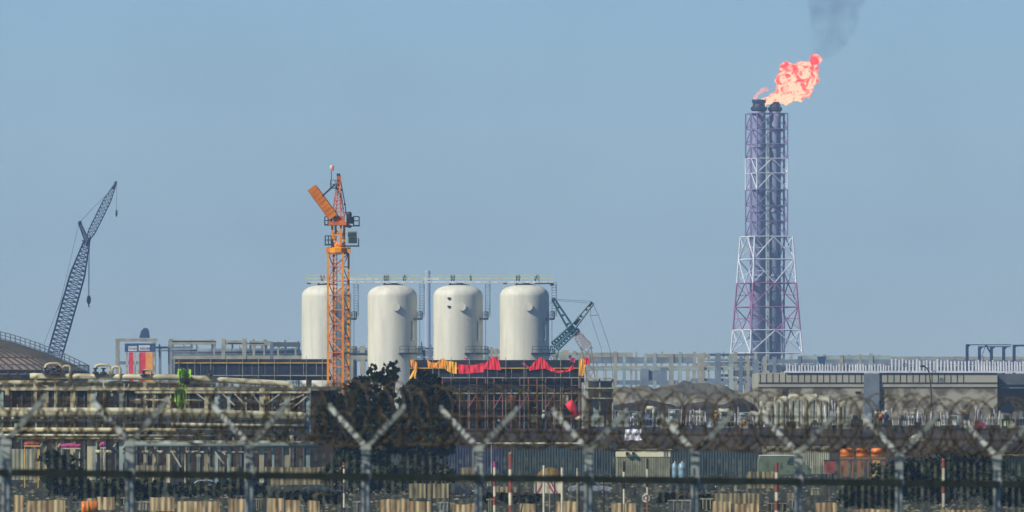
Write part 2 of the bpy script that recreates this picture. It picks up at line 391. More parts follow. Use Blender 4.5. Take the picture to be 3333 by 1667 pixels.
def deck(x0, x1, y0, yt, nm, posts):
    b = MB(); b.box((X(x0),Z-.8,zz(y0+4)),(X(x1),Z+.8,zz(y0)))
    for x in posts:
        for q in (-.75,.75): b.bar((X(x),Z+q,zz(y0)),(X(x),Z+q,zz(yt)),.1)
    for yy in (yt, (yt+y0)/2):
        for q in (-.75,.75): b.bar((X(min(posts)),Z+q,zz(yy)),(X(max(posts)),Z+q,zz(yy)),.08)
    b.build(nm, M['dsteel'], root)
deck(1056,1082,730,706,'service_platform',[1057,1068,1080]); deck(1148,1171,733,705,'service_platform',[1151,1169])
deck(1057,1084,795,768,'service_platform',[1058.5,1069,1078]); deck(1125,1169,799,776,'cab_platform',[1167])
b = MB(); b.box((X(1131),Z-.8,zz(792)),(X(1162),Z+.9,zz(753)))
cab = b.build('cab', M['gpipe'], root)
b = MB(); b.box((X(1133),Z-.84,zz(771)),(X(1159),Z-.78,zz(757))); b.box((X(1135),Z-.84,zz(790)),(X(1160),Z-.78,zz(773))); b.build('window', M['glass'], cab)
# tower head
b = MB(); tip = Vector((X(1103),Z,zz(570)))
for k in range(4):
    f_ = cc(.52,k,zz(704)); b.bar(f_, tip+Vector(((k%2-.5)*.16,(k//2-.5)*.16,0)), .12)
for q in (.2,.38,.54,.68,.8):
    for k in range(4): b.bar(cc(.52,k,zz(704)).lerp(tip,q), cc(.52,(k+1)%4,zz(704)).lerp(tip,q), .08); b.bar(cc(.52,k,zz(704)).lerp(tip,q), cc(.52,(k+1)%4,zz(704)).lerp(tip,q-.15), .06)
b.box((tip.x-.22,Z-.25,zz(600)),(tip.x+.22,Z+.25,zz(572)))
b.build('tower_head', M['redor'], root)
b = MB(); b.box((X(1096),Z-.3,zz(572)),(X(1107),Z+.3,zz(565))); b.tube((X(1108),Z,zz(585)),(X(1123),Z,zz(665)),.05); b.tube((X(1123),Z,zz(665)),(X(1127),Z,zz(700)),.05)
b.sphere((X(1112),Z,zz(618)),.12); b.sphere((X(1122),Z,zz(665)),.12); b.build('sheave_block', M['dsteel'], root)
b = MB()
for x in (1077,1091): b.bar((X(x),Z-.3,zz(613)),(X(x),Z-.3,zz(587)),.13 if x==1077 else .07)
for y in (613,600,587): b.bar((X(1077),Z-.3,zz(y)),(X(1101),Z-.3,zz(y)),.1 if y==613 else .06)
b.bar((X(1079),Z-.3,zz(587)),(X(1079),Z-.3,zz(556)),.08); b.build('mast_basket', M['dsteel'], root)
b = MB(); b.bar((X(1052),Z-4.0,zz(641)),(X(1088),Z-.3,zz(603)),.13); b.build('jib_stay', M['dsteel'], root)
# jib, tilted up and mostly pointing at the viewer
A = Vector((X(1090),Z-.6,zz(714))); B = Vector((X(1018),Z+1.6,zz(616))); d = (B-A).normalized()
u = Vector((.79,0,.61)).normalized(); u = (u - d*u.dot(d)).normalized(); v = d.cross(u).normalized()
jb = MB(); L = (B-A).length; wj = .50; hj = .5
if v.y > 0: v = -v
jb.hexa([A-u*wj-v*.06+v*hj, A+u*wj-v*.06+v*hj, A+u*wj+v*.06+v*hj, A-u*wj+v*.06+v*hj, B-u*wj-v*.06+v*hj, B+u*wj-v*.06+v*hj, B+u*wj+v*.06+v*hj, B-u*wj+v*.06+v*hj])
for q in (-1,1): jb.bar(A+u*wj*q-v*hj, B+u*wj*q-v*hj, .14)
for i in range(9):
    p = A.lerp(B, i/8)
    jb.bar(p-u*wj-v*hj, p+u*wj-v*hj, .1)
    for q in (-1,1): jb.bar(p+u*wj*q-v*hj, p+u*wj*q+v*hj, .1)
    if i < 8:
        p2 = A.lerp(B, (i+1)/8)
        jb.bar(p+u*wj-v*hj, p2-u*wj-v*hj, .08)
        for q in (-1,1): jb.bar(p+u*wj*q-v*hj, p2+u*wj*q+v*hj, .09)
jib = jb.build('jib', M['jibor'], root)
b = MB()
for i in range(1,8):
    p = A.lerp(B,i/8); b.bar(p-u*wj*.98+v*(hj+.075), p+u*wj*.98+v*(hj+.075), .07); b.bar(p-u*wj*.98+v*(hj-.075), p+u*wj*.98+v*(hj-.075), .07)
b.build('jib_seam', M['redor'], jib)
# small flag
b = MB(); b.sphere((X(1080),Z-.3,zz(546)),.24,10,(1,.5,1.15)); bl = b.build('beacon', M['wband'], root)
b = MB(); b.box((X(1082),Z-.43,zz(556)),(X(1087),Z-.2,zz(540))); b.build('beacon_flag', M['tarpr'], bl)

# ------------------------------------------------------------- four tanks
Z = 1500.0; S = Z/F
def make_tank(cx_, label):
    x = px(cx_,0,Z).x; r = 80.5*S; root = thing('storage_vessel', label, 'tank', (x,Z,0), 'row of four cream vessels')
    b = MB(); z1 = zy(966,Z); z2 = zy(928,Z); prof = [(r,0),(r,zy(1420,Z)),(r,zy(1300,Z)),(r,zy(1200,Z)),(r,zy(1100,Z)),(r,zy(1010,Z)),(r,z1)]
    for i in range(1,13):
        a = i/12*math.pi/2; prof.append((max(.6,r*math.cos(a)**.62) if i<12 else .6, z1 + (z2-z1)*math.sin(a)))
    b.lathe((x,Z,0), prof, 72); o = b.build('shell', M['tank'], root, True)
    b = MB()   # weld seams
    for y in (1040,1105,1165): b.lathe((x,Z,zy(y,Z)),[(r+.002,-.03),(r+.02,0),(r+.002,.03)],72)
    b.build('weld_seam', M['tank'], o)
    b = MB(); a = R(-82); p = Vector((x+13*S, Z - r*.985, zy(1000,Z)))   # manhole nozzle
    b.path([p+Vector((0,.3,0)),p+Vector((0,-.2,0))], 9*S, 20); b.path([p+Vector((0,-.2,0)),p+Vector((0,-.36,0))], 13*S, 20)
    b.build('manhole', M['tank'], root)
    rr = r+.9     # platforms on the right flank with railing
    for (ya, a0, a1) in ((1037,-30,35),(1150,-75,30)):
        b = MB(); zp = zy(ya,Z); n = 12; P_ = []
        for i in range(n+1):
            t = R(a0+(a1-a0)*i/n); P_.append((math.cos(t),math.sin(t)))
        for (ca,sa),(cb,sb) in zip(P_,P_[1:]):
            b.hexa([(x+ca*r,Z+sa*r,zp-.2),(x+ca*rr,Z+sa*rr,zp-.2),(x+cb*rr,Z+sb*rr,zp-.2),(x+cb*r,Z+sb*r,zp-.2),(x+ca*r,Z+sa*r,zp+.05),(x+ca*rr,Z+sa*rr,zp+.05),(x+cb*rr,Z+sb*rr,zp+.05),(x+cb*r,Z+sb*r,zp+.05)])
            for hh in (.6,1.1): b.tube((x+ca*rr,Z+sa*rr,zp+hh),(x+cb*rr,Z+sb*rr,zp+hh),.03,4)
        for (ca,sa) in P_[::2]: b.tube((x+ca*rr,Z+sa*rr,zp),(x+ca*rr,Z+sa*rr,zp+1.1),.04,4)
        b.build('side_platform', M['dsteel'], root)
    b = MB(); lx = x+r+.35
    for q in (-.22,.22): b.tube((lx+.1,Z+q,zy(1150,Z)),(lx+.1,Z+q,zy(925,Z)),.04,4)
    for k in range(60):
        z = zy(1150,Z)+k*.19
        b.tube((lx+.1,Z-.22,z),(lx+.1,Z+.22,z),.02,4)
    for k in range(14):
        z = zy(1035,Z)+.3+k*.42; b.path([(lx+.1+.42*(1+math.cos(R(a)))*.9, Z+.42*math.sin(R(a)), z) for a in range(-180,181,45)], .03, 4, closed=False)
    for q in (0,45,-45): b.tube((lx+.1+.38*(1+math.cos(R(q))),Z+.42*math.sin(R(q)),zy(1035,Z)+.3),(lx+.1+.38*(1+math.cos(R(q))),Z+.42*math.sin(R(q)),zy(925,Z)),.03,4)
    b.build('caged_ladder', M['concb'], root)
    b = MB()    # level gauge on the flank
    gx = x+r*.80; gy = Z-r*.62
    b.tube((gx,gy,zy(1108,Z)),(gx,gy,zy(1046,Z)),.11,6); b.tube((gx-.2,gy,zy(1108,Z)),(gx+.25,gy,zy(1108,Z)),.12,6); b.tube((gx+.25,gy,zy(1108,Z)),(gx+.25,gy,zy(1060,Z)),.05,6)
    b.build('level_gauge', M['gpipe'], root)
    b = MB()
    for q in (-45,0,25): b.bar((x+q*S*.55,Z,z2-.4),(x+q*S*.55,Z,zy(921,Z)),.25)
    b.bar((x-30*S,Z-.4,zy(929,Z)),(x+12*S,Z-.4,zy(925,Z)),.35,.2); b.bar((x+14*S,Z-.4,zy(926,Z)),(x+36*S,Z-.4,zy(931,Z)),.3,.2)
    b.build('roof_support', M['dsteel'], root)
    return root
tl = ['leftmost cream cylindrical vessel, partly behind the orange crane mast','second cream vessel from the left, rising behind the dark tree','third cream vessel from the left with two small dark openings near its top','rightmost cream cylindrical vessel beside the teal crane']
tk = [make_tank(c, l_) for c, l_ in zip((1062.5,1277,1491,1707), tl)]
b = MB()
for y in (971,998):
    p = px(1462,y,Z); p.y = Z - math.sqrt((80.5*S)**2-(29*S)**2)
    b.box((p.x-.25,p.y-.25,p.z-.18),(p.x+.22,p.y+.2,p.z+.1))
b.build('small_nozzle', M['dsteel'], tk[2])
# top walkway
xa, xb = px(998,0,Z).x, px(1803,0,Z).x; root = thing('walkway_bridge', 'long white gangway with pale green railings running across the four vessel tops', 'walkway', ((xa+xb)/2,Z,zy(922,Z)))
b = MB(); b.box((xa,Z-.9,zy(921,Z)),(xb,Z-.7,zy(916,Z))); b.box((xa,Z+.7,zy(921,Z)),(xb,Z+.9,zy(916,Z))); b.box((xa,Z-.7,zy(919,Z)),(xb,Z+.7,zy(918,Z)))
b.build('girder', M['white'], root)
b = MB(); x = xa; i = 0
while x < xb:
    for q in (-.95,.95): b.bar((x,Z+q,zy(918,Z)),(x,Z+q,zy(896,Z)),.08)
    x += 1.35
for y in (896,906):
    for q in (-.95,.95): b.bar((xa,Z+q,zy(y,Z)),(xb,Z+q,zy(y,Z)),.09)
b.build('railing', M['green'], root)
for x in (1046,1053,1252,1259,1266,1315,1321,1470,1478,1532,1682,1690,1745,1753):
    b = MB(); X_ = px(x,0,Z).x; l_ = random.uniform(-.25,.25)
    b.path([(X_,Z-.3,zy(918,Z)),(X_+l_,Z-.3,zy(906,Z)),(X_-l_,Z-.3,zy(894,Z))],.12,6); b.sphere((X_,Z-.3,zy(905,Z)),.25,8)
    b.build('valve', M['dsteel'] if x>1100 else M['red'], root)
b = MB()
for x0_,x1_ in ((1130,1230),(1380,1430)): b.box((px(x0_,0,Z).x,Z-.99,zy(911,Z)),(px(x1_,0,Z).x,Z-.97,zy(904,Z)))
b.build('kick_panel', M['white'], root)
b = MB()
for x0_,x1_ in ((1000,1012),(1638,1650),(1740,1802)): b.box((px(x0_,0,Z).x,Z-1.0,zy(925,Z)),(px(x1_,0,Z).x,Z+1.0,zy(921.2,Z)))
b.tube((px(1797,0,Z).x,Z,zy(930,Z)),(px(1797,0,Z).x,Z,zy(921,Z)),.3)
b.build('end_bracket', M['dsteel'], root)

# ------------------------------------------------------------- lattice cranes
def truss(b, A, B, w0, w1, n, r, side=None, rl=None, wm=None):
    A = Vector(A); B = Vector(B); d = (B-A).normalized(); u = d.cross(Vector((0,1,0))).normalized(); v = Vector((0,1,0)); v = (v-d*v.dot(d)).normalized()
    def W(t): 
        if wm is None: return w0+(w1-w0)*t
        return w0+(wm-w0)*t/.15 if t<.15 else (wm if t<.72 else wm+(w1-wm)*(t-.72)/.28)
    def C(t,k):
        a,c = [(-1,-1),(1,-1),(1,1),(-1,1)][k]; w_=W(t)/2
        return A.lerp(B,t)+u*a*w_+v*c*w_
    for i in range(n):
        t0,t1 = i/n,(i+1)/n
        for k in range(4):
            b.tube(C(t0,k),C(t1,k),rl or r*1.5,4); b.tube(C(t0,k),C(t0,(k+1)%4),r,4)
            b.tube(C(t0,k),C(t1,(k+1)%4) if (i+k)%2 else C(t1,k),r,4)
            if (i+k)%2==0: b.tube(C(t0,(k+1)%4),C(t1,k),r,4)
Z = 1600.0; S = Z/F; q_ = lambda x,y,dy=0: px(x,y,Z)+Vector((0,dy,0))
base = q_(150,1400); base.z = 0
root = thing('crawler_crane', 'blue lattice boom crane with raised jib and hanging hooks behind the domed roof', 'crane', base)
b = MB(); truss(b, Vector((base.x+.5,Z,2.2)), q_(176,1165), 1.2, 2.3, 8, .07); truss(b, q_(176,1165), q_(281,792), 2.5, 1.1, 26, .075, rl=.11, wm=2.5); b.build('main_boom', M['bcrane'], root)
b = MB(); truss(b, q_(285,782), q_(375,600), .5, .35, 16, .05, wm=1.25, rl=.07); b.path([q_(366,616),q_(378,590)],.28,6); b.build('jib', M['bcrane'], root)
b = MB(); truss(b, q_(283,784), q_(259,726), .7, .4, 6, .07, rl=.1); b.sphere(q_(260,725),.35); b.path([q_(273,790),q_(288,776),q_(280,800)],.7,6); b.build('strut', M['bcrane'], root)
b = MB()
b.path([q_(260,723),q_(300,680),q_(358,622)],.035,4); b.path([q_(258,724),q_(196,985),q_(146,1113),(base.x-8,Z,2.5)],.03,4); b.path([q_(270,790),q_(188,1010)],.03,4)
b.path([q_(380,592),q_(379,680)],.025,4); b.path([q_(291,785),q_(290,960)],.045,4); b.path([q_(287,785),q_(288,960)],.04,4)
b.build('hoist_rope', M['bcrane'], root)
b = MB(); c = q_(289,976); b.sphere(c,.45,10,(.85,.6,1.9)); b.path([c-Vector((0,0,.7)),c-Vector((0,0,1.2)),c-Vector((-.2,0,1.25))],.12,6); b.build('hook_block', M['dsteel'], root)
b = MB(); c = q_(379,694); b.sphere(c,.2,8,(1,1,3.4)); b.build('hook_block', M['dsteel'], root)
def crawler_base(root, base, m):
    b = MB()
    for q in (-2.2,2.2): b.prism([(base.x-3.6,base.y+q-.5,.1),(base.x+3.6,base.y+q-.5,.1),(base.x+4.1,base.y+q-.5,.7),(base.x+3.6,base.y+q-.5,1.2),(base.x-3.6,base.y+q-.5,1.2),(base.x-4.1,base.y+q-.5,.7)],(0,1,0))
    b.build('crawler_track', M['black'], root)
    b = MB(); b.box((base.x-5.5,base.y-1.5,1.3),(base.x+1.2,base.y+1.5,3.2)); b.box((base.x+1.2,base.y-1.5,1.3),(base.x+3,base.y-.1,3.4)); b.lathe((base.x,base.y,1.1),[(1.3,0),(1.3,.3)],16); b.build('crane_body', m, root)
crawler_base(root, base, M['bcrane'])
Z = 1560.0; S = Z/F
base = q_(1790,1400); base.z = 0; base.x -= 2
root = thing('crawler_crane', 'teal crane with crossed lattice booms right of the rightmost cream vessel', 'crane', base)
b = MB(); truss(b, Vector((base.x,Z,2.2)), q_(1806,1128), .9, 1.5, 10, .06); truss(b, q_(1806,1128), q_(1872,1066), 1.7, 1.5, 8, .09, rl=.16); b.build('main_boom', M['tcrane'], root)
def twin(b, A, B, w0, w1, r):
    A=Vector(A);B=Vector(B);d=(B-A).normalized();u=d.cross(Vector((0,1,0))).normalized()
    for q in (-1,1):
        for dy in (-.5,.5): b.tube(A+u*w0*q/2+Vector((0,dy,0)),B+u*w1*q/2+Vector((0,dy,0)),r,5)
    for i in (0,.22,.5,.75,1):
        p=A.lerp(B,i); w_=w0+(w1-w0)*i
        b.tube(p+u*w_/2,p-u*w_/2,r*1.1,5); b.tube(p+u*w_/2+Vector((0,-.5,0)),p+u*w_/2+Vector((0,.5,0)),r,5); b.tube(p-u*w_/2+Vector((0,-.5,0)),p-u*w_/2+Vector((0,.5,0)),r,5)
b = MB(); twin(b, q_(1863,1076), q_(1802,976), 1.0, .42, .17); b.sphere(q_(1802,975),.38); b.build('back_mast', M['tcrane'], root)
b = MB(); twin(b, q_(1858,1074), q_(1927,987), .9, .5, .17); b.path([q_(1918,1000),q_(1928,984)],.3,6); b.path([q_(1870,1050),q_(1890,1042)],.4,6); b.build('front_mast', M['tcrane'], root)
b = MB(); b.sphere(q_(1872,1080),.75,8,(1.2,.8,1)); b.path([q_(1858,1064),q_(1880,1092)],.5,6); b.build('boom_head', M['tcrane'], root)
b = MB(); b.path([q_(1806,974),q_(1923,981)],.03,4); b.path([q_(1806,978),q_(1923,987)],.03,4); b.path([q_(1928,988),q_(1948,1026),q_(1985,1135),Vector((q_(2020,0).x,Z,.3))],.035,4)
b.path([q_(1924,992),q_(1921,1028),q_(1957,1135),Vector((q_(1990,0).x,Z,.3))],.03,4); b.path([q_(1921,1027),q_(1948,1026)],.04,4); b.path([q_(1795,978),q_(1787,996)],.03,4); b.build('pendant_rope', M['tcrane'], root)
crawler_base(root, base, M['tcrane'])
Z = 1555.0; base = q_(1895,1400); base.z = 0
root = thing('crawler_crane', 'faded red lattice boom leaning right under the teal crane head', 'crane', base)
b = MB(); truss(b, Vector((base.x+3,Z,2.2)), q_(1908,1130), 1.0, 1.6, 8, .06); truss(b, q_(1908,1130), q_(1876,1088), 2.0, 1.2, 5, .035, rl=.06)
for k in range(4): b.tube(q_(1880+k*5,1085),q_(1904+k*9,1136),.05,5)
b.build('main_boom', M['faded'], root); crawler_base(root, base, M['faded'])

# ------------------------------------------------------------- domed store at left
Z = 1300.0; S = Z/F
cxd = px(-250,0,Z).x; rad = 545*S
root = thing('domed_store', 'huge round store with a low brown ribbed dome roof at the left edge', 'storage dome', (cxd,Z,0))
b = MB(); b.lathe((cxd,Z,0), [(rad*.985,0),(rad*.985,zy(1208,Z))], 96); b.build('wall', M['bark'], root)
def dz(rp): return zy(1078 + rp*rp/2068.0, Z)
b = MB(); b.lathe((cxd,Z,0), [(rad,zy(1224,Z))]+[(r_*S, dz(r_)) for r_ in (545,520,480,440,400,350,300,250,200,150,100,50,5)], 96); b.build('roof', M['dome'], root, True)
b = MB()
for k in range(96):
    a = 2*math.pi*k/96
    pts = [(cxd+math.cos(a)*r_*S, Z+math.sin(a)*r_*S, dz(r_)+.05) for r_ in (545,480,400,300,200,100)]
    b.path(pts,.2,4)
for r_ in (520,430,340,240): b.path([(cxd+math.cos(R(a))*r_*S, Z+math.sin(R(a))*r_*S, dz(r_)+.03) for a in range(0,360,4)],.10,4,closed=True)
b.build('roof_rib', M['domed'], root)
b = MB()    # stair with handrails over the dome
for dy in (-1.2,-.2,1.0):
    for hh in (.35,.8,1.25): b.path([(cxd+r_*S,Z+dy,dz(r_)+hh) for r_ in range(60,560,20)],.05,4)
    for r_ in range(60,560,16): b.tube((cxd+r_*S,Z+dy,dz(r_)),(cxd+r_*S,Z+dy,dz(r_)+1.25),.03,4)
b.build('roof_handrail', M['concb'], root)
b = MB(); 
for k in range(60):
    a = R(-160+k*3.2); b.tube((cxd+math.cos(a)*rad*.99,Z+math.sin(a)*rad*.99,zy(1212,Z)),(cxd+math.cos(a)*rad*.99,Z+math.sin(a)*rad*.99,zy(1190,Z)),.04,4)
b.path([(cxd+math.cos(R(a))*rad*.99,Z+math.sin(R(a))*rad*.99,zy(1190,Z)) for a in range(-160,30,3)],.05,4); b.build('eave_railing', M['concd'], root)

# ------------------------------------------------------------- distant concrete racks
def rack(name, label, cat, Z, x0, x1, cols, beams, pipes, depth=5, mc='conc', mb_='conc', mp='concb', cw=.7, group=None, topstub=0):
    xa, xb = px(x0,0,Z).x, px(x1,0,Z).x
    root = thing(name, label, cat, ((xa+xb)/2, Z, 0), group)
    for c in cols:
        x, yt = c[0], c[1]; wd = c[2]*Z/F if len(c) > 2 else cw
        X_ = px(x,0,Z).x
        for dy in (0, depth):
            b = MB(); b.box((X_-wd/2,Z+dy-wd/2,0),(X_+wd/2,Z+dy+wd/2,zy(yt,Z)+ (0 if dy==0 else -.4)))
            b.build('column', M[c[3] if len(c) > 3 else mc], root)
    for (ya, yb, *r_) in beams:
        bx0, bx1 = (px(r_[0],0,Z).x, px(r_[1],0,Z).x) if r_ else (xa, xb)
        for dy in (0.06, depth):
            b = MB(); b.box((bx0,Z+dy-.3,zy(yb,Z)),(bx1,Z+dy+.3,zy(ya,Z)))
            b.build('beam', M[r_[2] if len(r_) > 2 else mb_], root)
    for (y, r, *e) in pipes:
        b = MB(); bx0, bx1 = (px(e[0],0,Z).x, px(e[1],0,Z).x) if e else (xa, xb)
        b.tube((bx0,Z+depth/2,zy(y,Z)),(bx1,Z+depth/2,zy(y,Z)),r*Z/F,8)
        b.build('pipe', M[mp], root, True)
    return root
rnd = random.Random(3)
rack('portal_frame','tall grey concrete portal frame above the pipe rack at left','frame',1700,376,504,[(381,1102,9,'conc'),(500,1106,8,'conc'),(519,1120,5,'concb'),(549,1122,4,'concb')],[(1102,1111,376,508),(1128,1134,500,620,'concb'),(1176,1186,376,470,'concb')],[(1140,3,508,640)],6)
cs = [(555,1103,9),(560,1103,3,'concd'),(598,1118,3,'concb'),(622,1106,3,'concd'),(640,1120,4,'concb'),(690,1104,4,'concd'),(697,1112,5),(727,1102,12),(755,1108,3,'concd'),(795,1102,13),(814,1110,4,'concd'),(826,1104,8),(865,1106,4,'concd'),(884,1112,10,'concb'),(905,1112,6),(928,1107,5,'concd'),(962,1112,6,'gpipe'),(971,1110,4,'concd'),(860,1104,6)]
rk = rack('concrete_frame','long pale grey concrete rack frame above the dark slab at left','frame',1720,548,1200,cs,[(1107,1121,548,700),(1108,1121,724,800),(1110,1124,812,880,'conc'),(1114,1128,880,975,'concd'),(1158,1170),(1110,1114,560,700,'concd'),(1116,1120,740,860,'concb')],[(1142,8,560,975),(1152,4,548,1200),(1165,5,560,970)],6)
# right background racks
cs = []
x = 1806
while x < 2480:
    yt = 1143 + (x-1806)*.008 + rnd.uniform(-3,6)
    cs.append((x, yt, rnd.choice([3,4,6,9,11,13]), rnd.choice(['conc','conc','concb','conc','gpipe']))); x += rnd.uniform(15,34)
rack('concrete_frame','long grey concrete rack frame stretching between the teal crane and the flare tower','frame',1850,1795,2480,cs,
     [(1148,1164,1795,2060),(1163,1182,1880,2265,'concb'),(1192,1206),(1152,1163,2100,2310),(1238,1252,1880,2480,'concb'),(1151,1158,2310,2480,'concd')],[(1173,7,1860,2260),(1186,4,2260,2480),(1222,4,2330,2480),(1170,4,2300,2480)],7)
cs = [(1812,1150,8),(1840,1140,22,'conc'),(1872,1146,6),(1893,1148,14),(2098,1200,26,'concb'),(2160,1196,22,'concb'),(2240,1200,10),(2282,1150,20,'conc'),(2338,1150,18,'concb'),(2380,1152,14,'gpipe'),(2412,1160,12,'concb'),(2435,1158,10,'conc'),(2460,1170,20,'concb')]
rack('concrete_frame','bulky grey concrete frame with wide piers behind the earth heap','frame',1750,1806,2480,cs,[(1156,1166,1806,1900,'gpipe'),(1206,1238,2090,2160,'concb'),(1196,1204,1900,2480,'gpipe'),(1232,1240,2250,2470,'concb'),(1206,1224,2385,2470,'concd')],[(1180,3,2280,2470)],6)
cs = []; x = 2490
while x < 3350:
    cs.append((x, 1152 + (x-2490)*.006 + rnd.uniform(-4,10) + (6 if x>2880 else 0), rnd.choice([3,4,7,9,12]), rnd.choice(['conc','gpipe','concb','gpipe','conc']))); x += rnd.uniform(18,40)
rack('concrete_frame','distant grey green rack frame seen over the flat roof at right','frame',1900,2480,3360,cs,[(1157,1170,2600,2900,'gpipe'),(1170,1182,2480,3360,'concb'),(1192,1206,2480,3360,'concd'),(1161,1168,2900,3360,'conc')],[(1186,4)],7)
cs = []; x = 570
while x < 980: cs.append((x,1128+rnd.uniform(-6,10),rnd.choice([3,5,7]),'concb')); x += rnd.uniform(22,50)
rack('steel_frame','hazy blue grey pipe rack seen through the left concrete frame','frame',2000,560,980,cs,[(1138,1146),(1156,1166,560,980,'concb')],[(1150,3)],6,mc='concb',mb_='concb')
rack('concrete_frame','small grey frame seen between the first and third cream vessels','frame',1800,1120,1430,[(1150,1130,10),(1158,1128,4,'concd'),(1180,1126,16),(1372,1112,4,'concd'),(1380,1128,8,'concb'),(1402,1122,6,'concb'),(1140,1140,20)],[(1140,1160),(1165,1176)],[(1134,3)],6,mb_='concb')
rack('concrete_frame','small grey frame seen between the third and rightmost cream vessels','frame',1820,1560,1640,[(1585,1132,14,'concb'),(1600,1130,10),(1615,1134,10)],[(1138,1152),(1160,1170)],[],6)
# slim distant chimney
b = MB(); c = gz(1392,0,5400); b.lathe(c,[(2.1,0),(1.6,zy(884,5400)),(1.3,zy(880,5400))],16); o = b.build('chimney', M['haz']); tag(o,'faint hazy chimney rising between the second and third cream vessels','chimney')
# blue vessel (dark stub) atop the portal
Z = 1695.0; b = MB(); b.prism([px(452,1100,Z),px(486,1100,Z),px(484,1080,Z),px(480,1069,Z),px(468,1067,Z),px(458,1078,Z)],(0,1.6,0)); o = b.build('machine_cab', M['sblued']); o.location = (0,1.2,0); tag(o,'dark blue slanted machine cab perched on the concrete portal','machine cab')
# sign board with red doors, inside the portal
Z = 1640.0; S = Z/F
root = thing('gate_sign','blue and white sign board above red doors inside the concrete portal','sign',gz(456,0,Z))
b = MB(); b.box((px(406,0,Z).x,Z,zy(1146,Z)),(px(506,0,Z).x,Z+.5,zy(1118,Z))); b.build('sign_board', M['sblued'], root)
b = MB()
for (a,c,ya,yb) in ((418,446,1127,1143),(452,488,1124,1142)):
    b.box((px(a,0,Z).x,Z-.08,zy(yb,Z)),(px(c,0,Z).x,Z-.003,zy(ya,Z)))
b.build('white_panel', M['white'], root)
b = MB()
for x,wd in ((421,4),(428,3),(434,5),(441,3),(456,4),(463,4),(470,3),(477,5),(484,3)): b.box((px(x,0,Z).x,Z-.12,zy(1138,Z)),(px(x+wd,0,Z).x,Z-.083,zy(1131,Z)))
b.build('faded_mark', M['concb'], root)
for (a,c,m_) in ((419,434,'tarpr'),(452,474,'tarpr'),(474,496,'tarpo')):
    b = MB(); b.box((px(a,0,Z).x,Z,0.1),(px(c,0,Z).x,Z+.35,zy(1147,Z))); b.build('door', M[m_], root)
b = MB()
for x in (410,437,448,500): b.box((px(x,0,Z).x,Z-.1,0),(px(x+6,0,Z).x,Z+.4,zy(1147,Z)))
b.build('frame', M['offw'], root)

# ------------------------------------------------------------- dark slab structures under construction
def slab_site(label, Z, x0, x1, ytop, yl1, ybot, full, loc0=0.0):
    S = Z/F; xa, xb = px(x0,0,Z).x, px(x1,0,Z).x; root = thing('slab_structure', label, 'building', ((xa+xb)/2,Z,loc0))
    b = MB(); b.box((xa,Z,zy(yl1-2,Z)),(xb,Z+14,zy(ytop,Z))); b.build('roof_slab', M['dark'], root)
    b = MB(); n = int((xb-xa)/1.5)
    for i in range(n):   # netting bays, each slightly out of line
        a = xa+(xb-xa)*i/n; c = xa+(xb-xa)*(i+1)/n; j = rnd.uniform(0,.12)
        b.box((a,Z+.1+j,zy(ybot-1,Z)),(c-.02,Z+.22+j,zy(yl1+2,Z)))
    b.build('edge_netting', M['navy'], root)
    b = MB(); b.box((xa,Z-.12,zy(yl1+2,Z)),(xb,Z-.003,zy(yl1-1.2,Z))); b.build('edge_board', M['yellow'], root)
    b = MB(); b.box((xa,Z-.10,zy(ybot+1.6,Z)),(xb,Z+.1,zy(ybot-1,Z))); b.build('lower_board', M['slat'], root)
    b = MB(); b.box((xa,Z+.4,zy(ybot+14,Z)),(xb,Z+13,zy(ybot+2,Z))); b.build('lower_slab', M['bark'], root)
    b = MB(); i = 0; x = xa+.5
    while x < xb:
        b.tube((x,Z-.25,loc0),(x,Z-.25,zy(ytop-(9 if i%3 else 3),Z)),.035,5); x += 1.9; i += 1
    b.build('scaffold_pole', M['slat'], root)
    if not full:
        b = MB(); x = xa+1
        while x < xb: b.box((x-.3,Z+1,loc0),(x+.3,Z+1.6,zy(ybot+13,Z))); x += 5
        b.build('column', M['conc'], root)
    return root
slab_site('long black netted roof slab with a yellow edge left of the orange crane', 1100, 569, 1072, 1169, 1181, 1222, False)
sl = slab_site('black netted roof slab draped with red and orange cloth above brown scaffolding', 960, 1334, 1902, 1172, 1198, 1229, True, TZ)
Z = 960.0; S = Z/F
for ya in (1280,1330,1383):
    b = MB(); b.box((px(1420,0,Z).x,Z-.2,zy(ya+2,Z)),(px(1885,0,Z).x,Z+1.0,zy(ya-2,Z))); b.build('scaffold_deck', M['slat' if ya==1280 else 'bark'], sl)
    b = MB(); b.box((px(1420,0,Z).x,Z+1.1,zy(ya+6,Z)),(px(1890,0,Z).x,Z+12,zy(ya-5,Z))); b.build('floor_slab', M['bark'], sl)
b = MB()
for i,x in enumerate(range(1440,1900,28)):
    b.tube((px(x,0,Z).x,Z-.25,TZ),(px(x,0,Z).x,Z-.25,zy(1232,Z)),.06,5); b.tube((px(x,0,Z).x,Z+1,TZ),(px(x,0,Z).x,Z+1,zy(1232,Z)),.05,5)
    if i%3==0: b.tube((px(x,0,Z).x,Z-.3,zy(1330,Z)),(px(x+28,0,Z).x,Z-.3,zy(1282,Z)),.05,5)
for y in (1255,1305,1355): b.tube((px(1440,0,Z).x,Z-.25,zy(y,Z)),(px(1885,0,Z).x,Z-.25,zy(y,Z)),.045,5)
b.build('scaffold_frame', M['pinkr'], sl)
b = MB()
for k in range(2):
    for q in (0,14*S): b.bar((px(1620,0,Z).x+q,Z-.4,zy(1270-k*0,Z)),(px(1660,0,Z).x+q,Z-.4,zy(1205,Z)),.06)
    for j in range(9): b.bar((px(1620+j*5,0,Z).x,Z-.4,zy(1270-j*8,Z)),(px(1634+j*5,0,Z).x,Z-.4,zy(1270-j*8,Z)),.05)
b.build('stair', M['concb'], sl)
b = MB()
rr = random.Random(11)
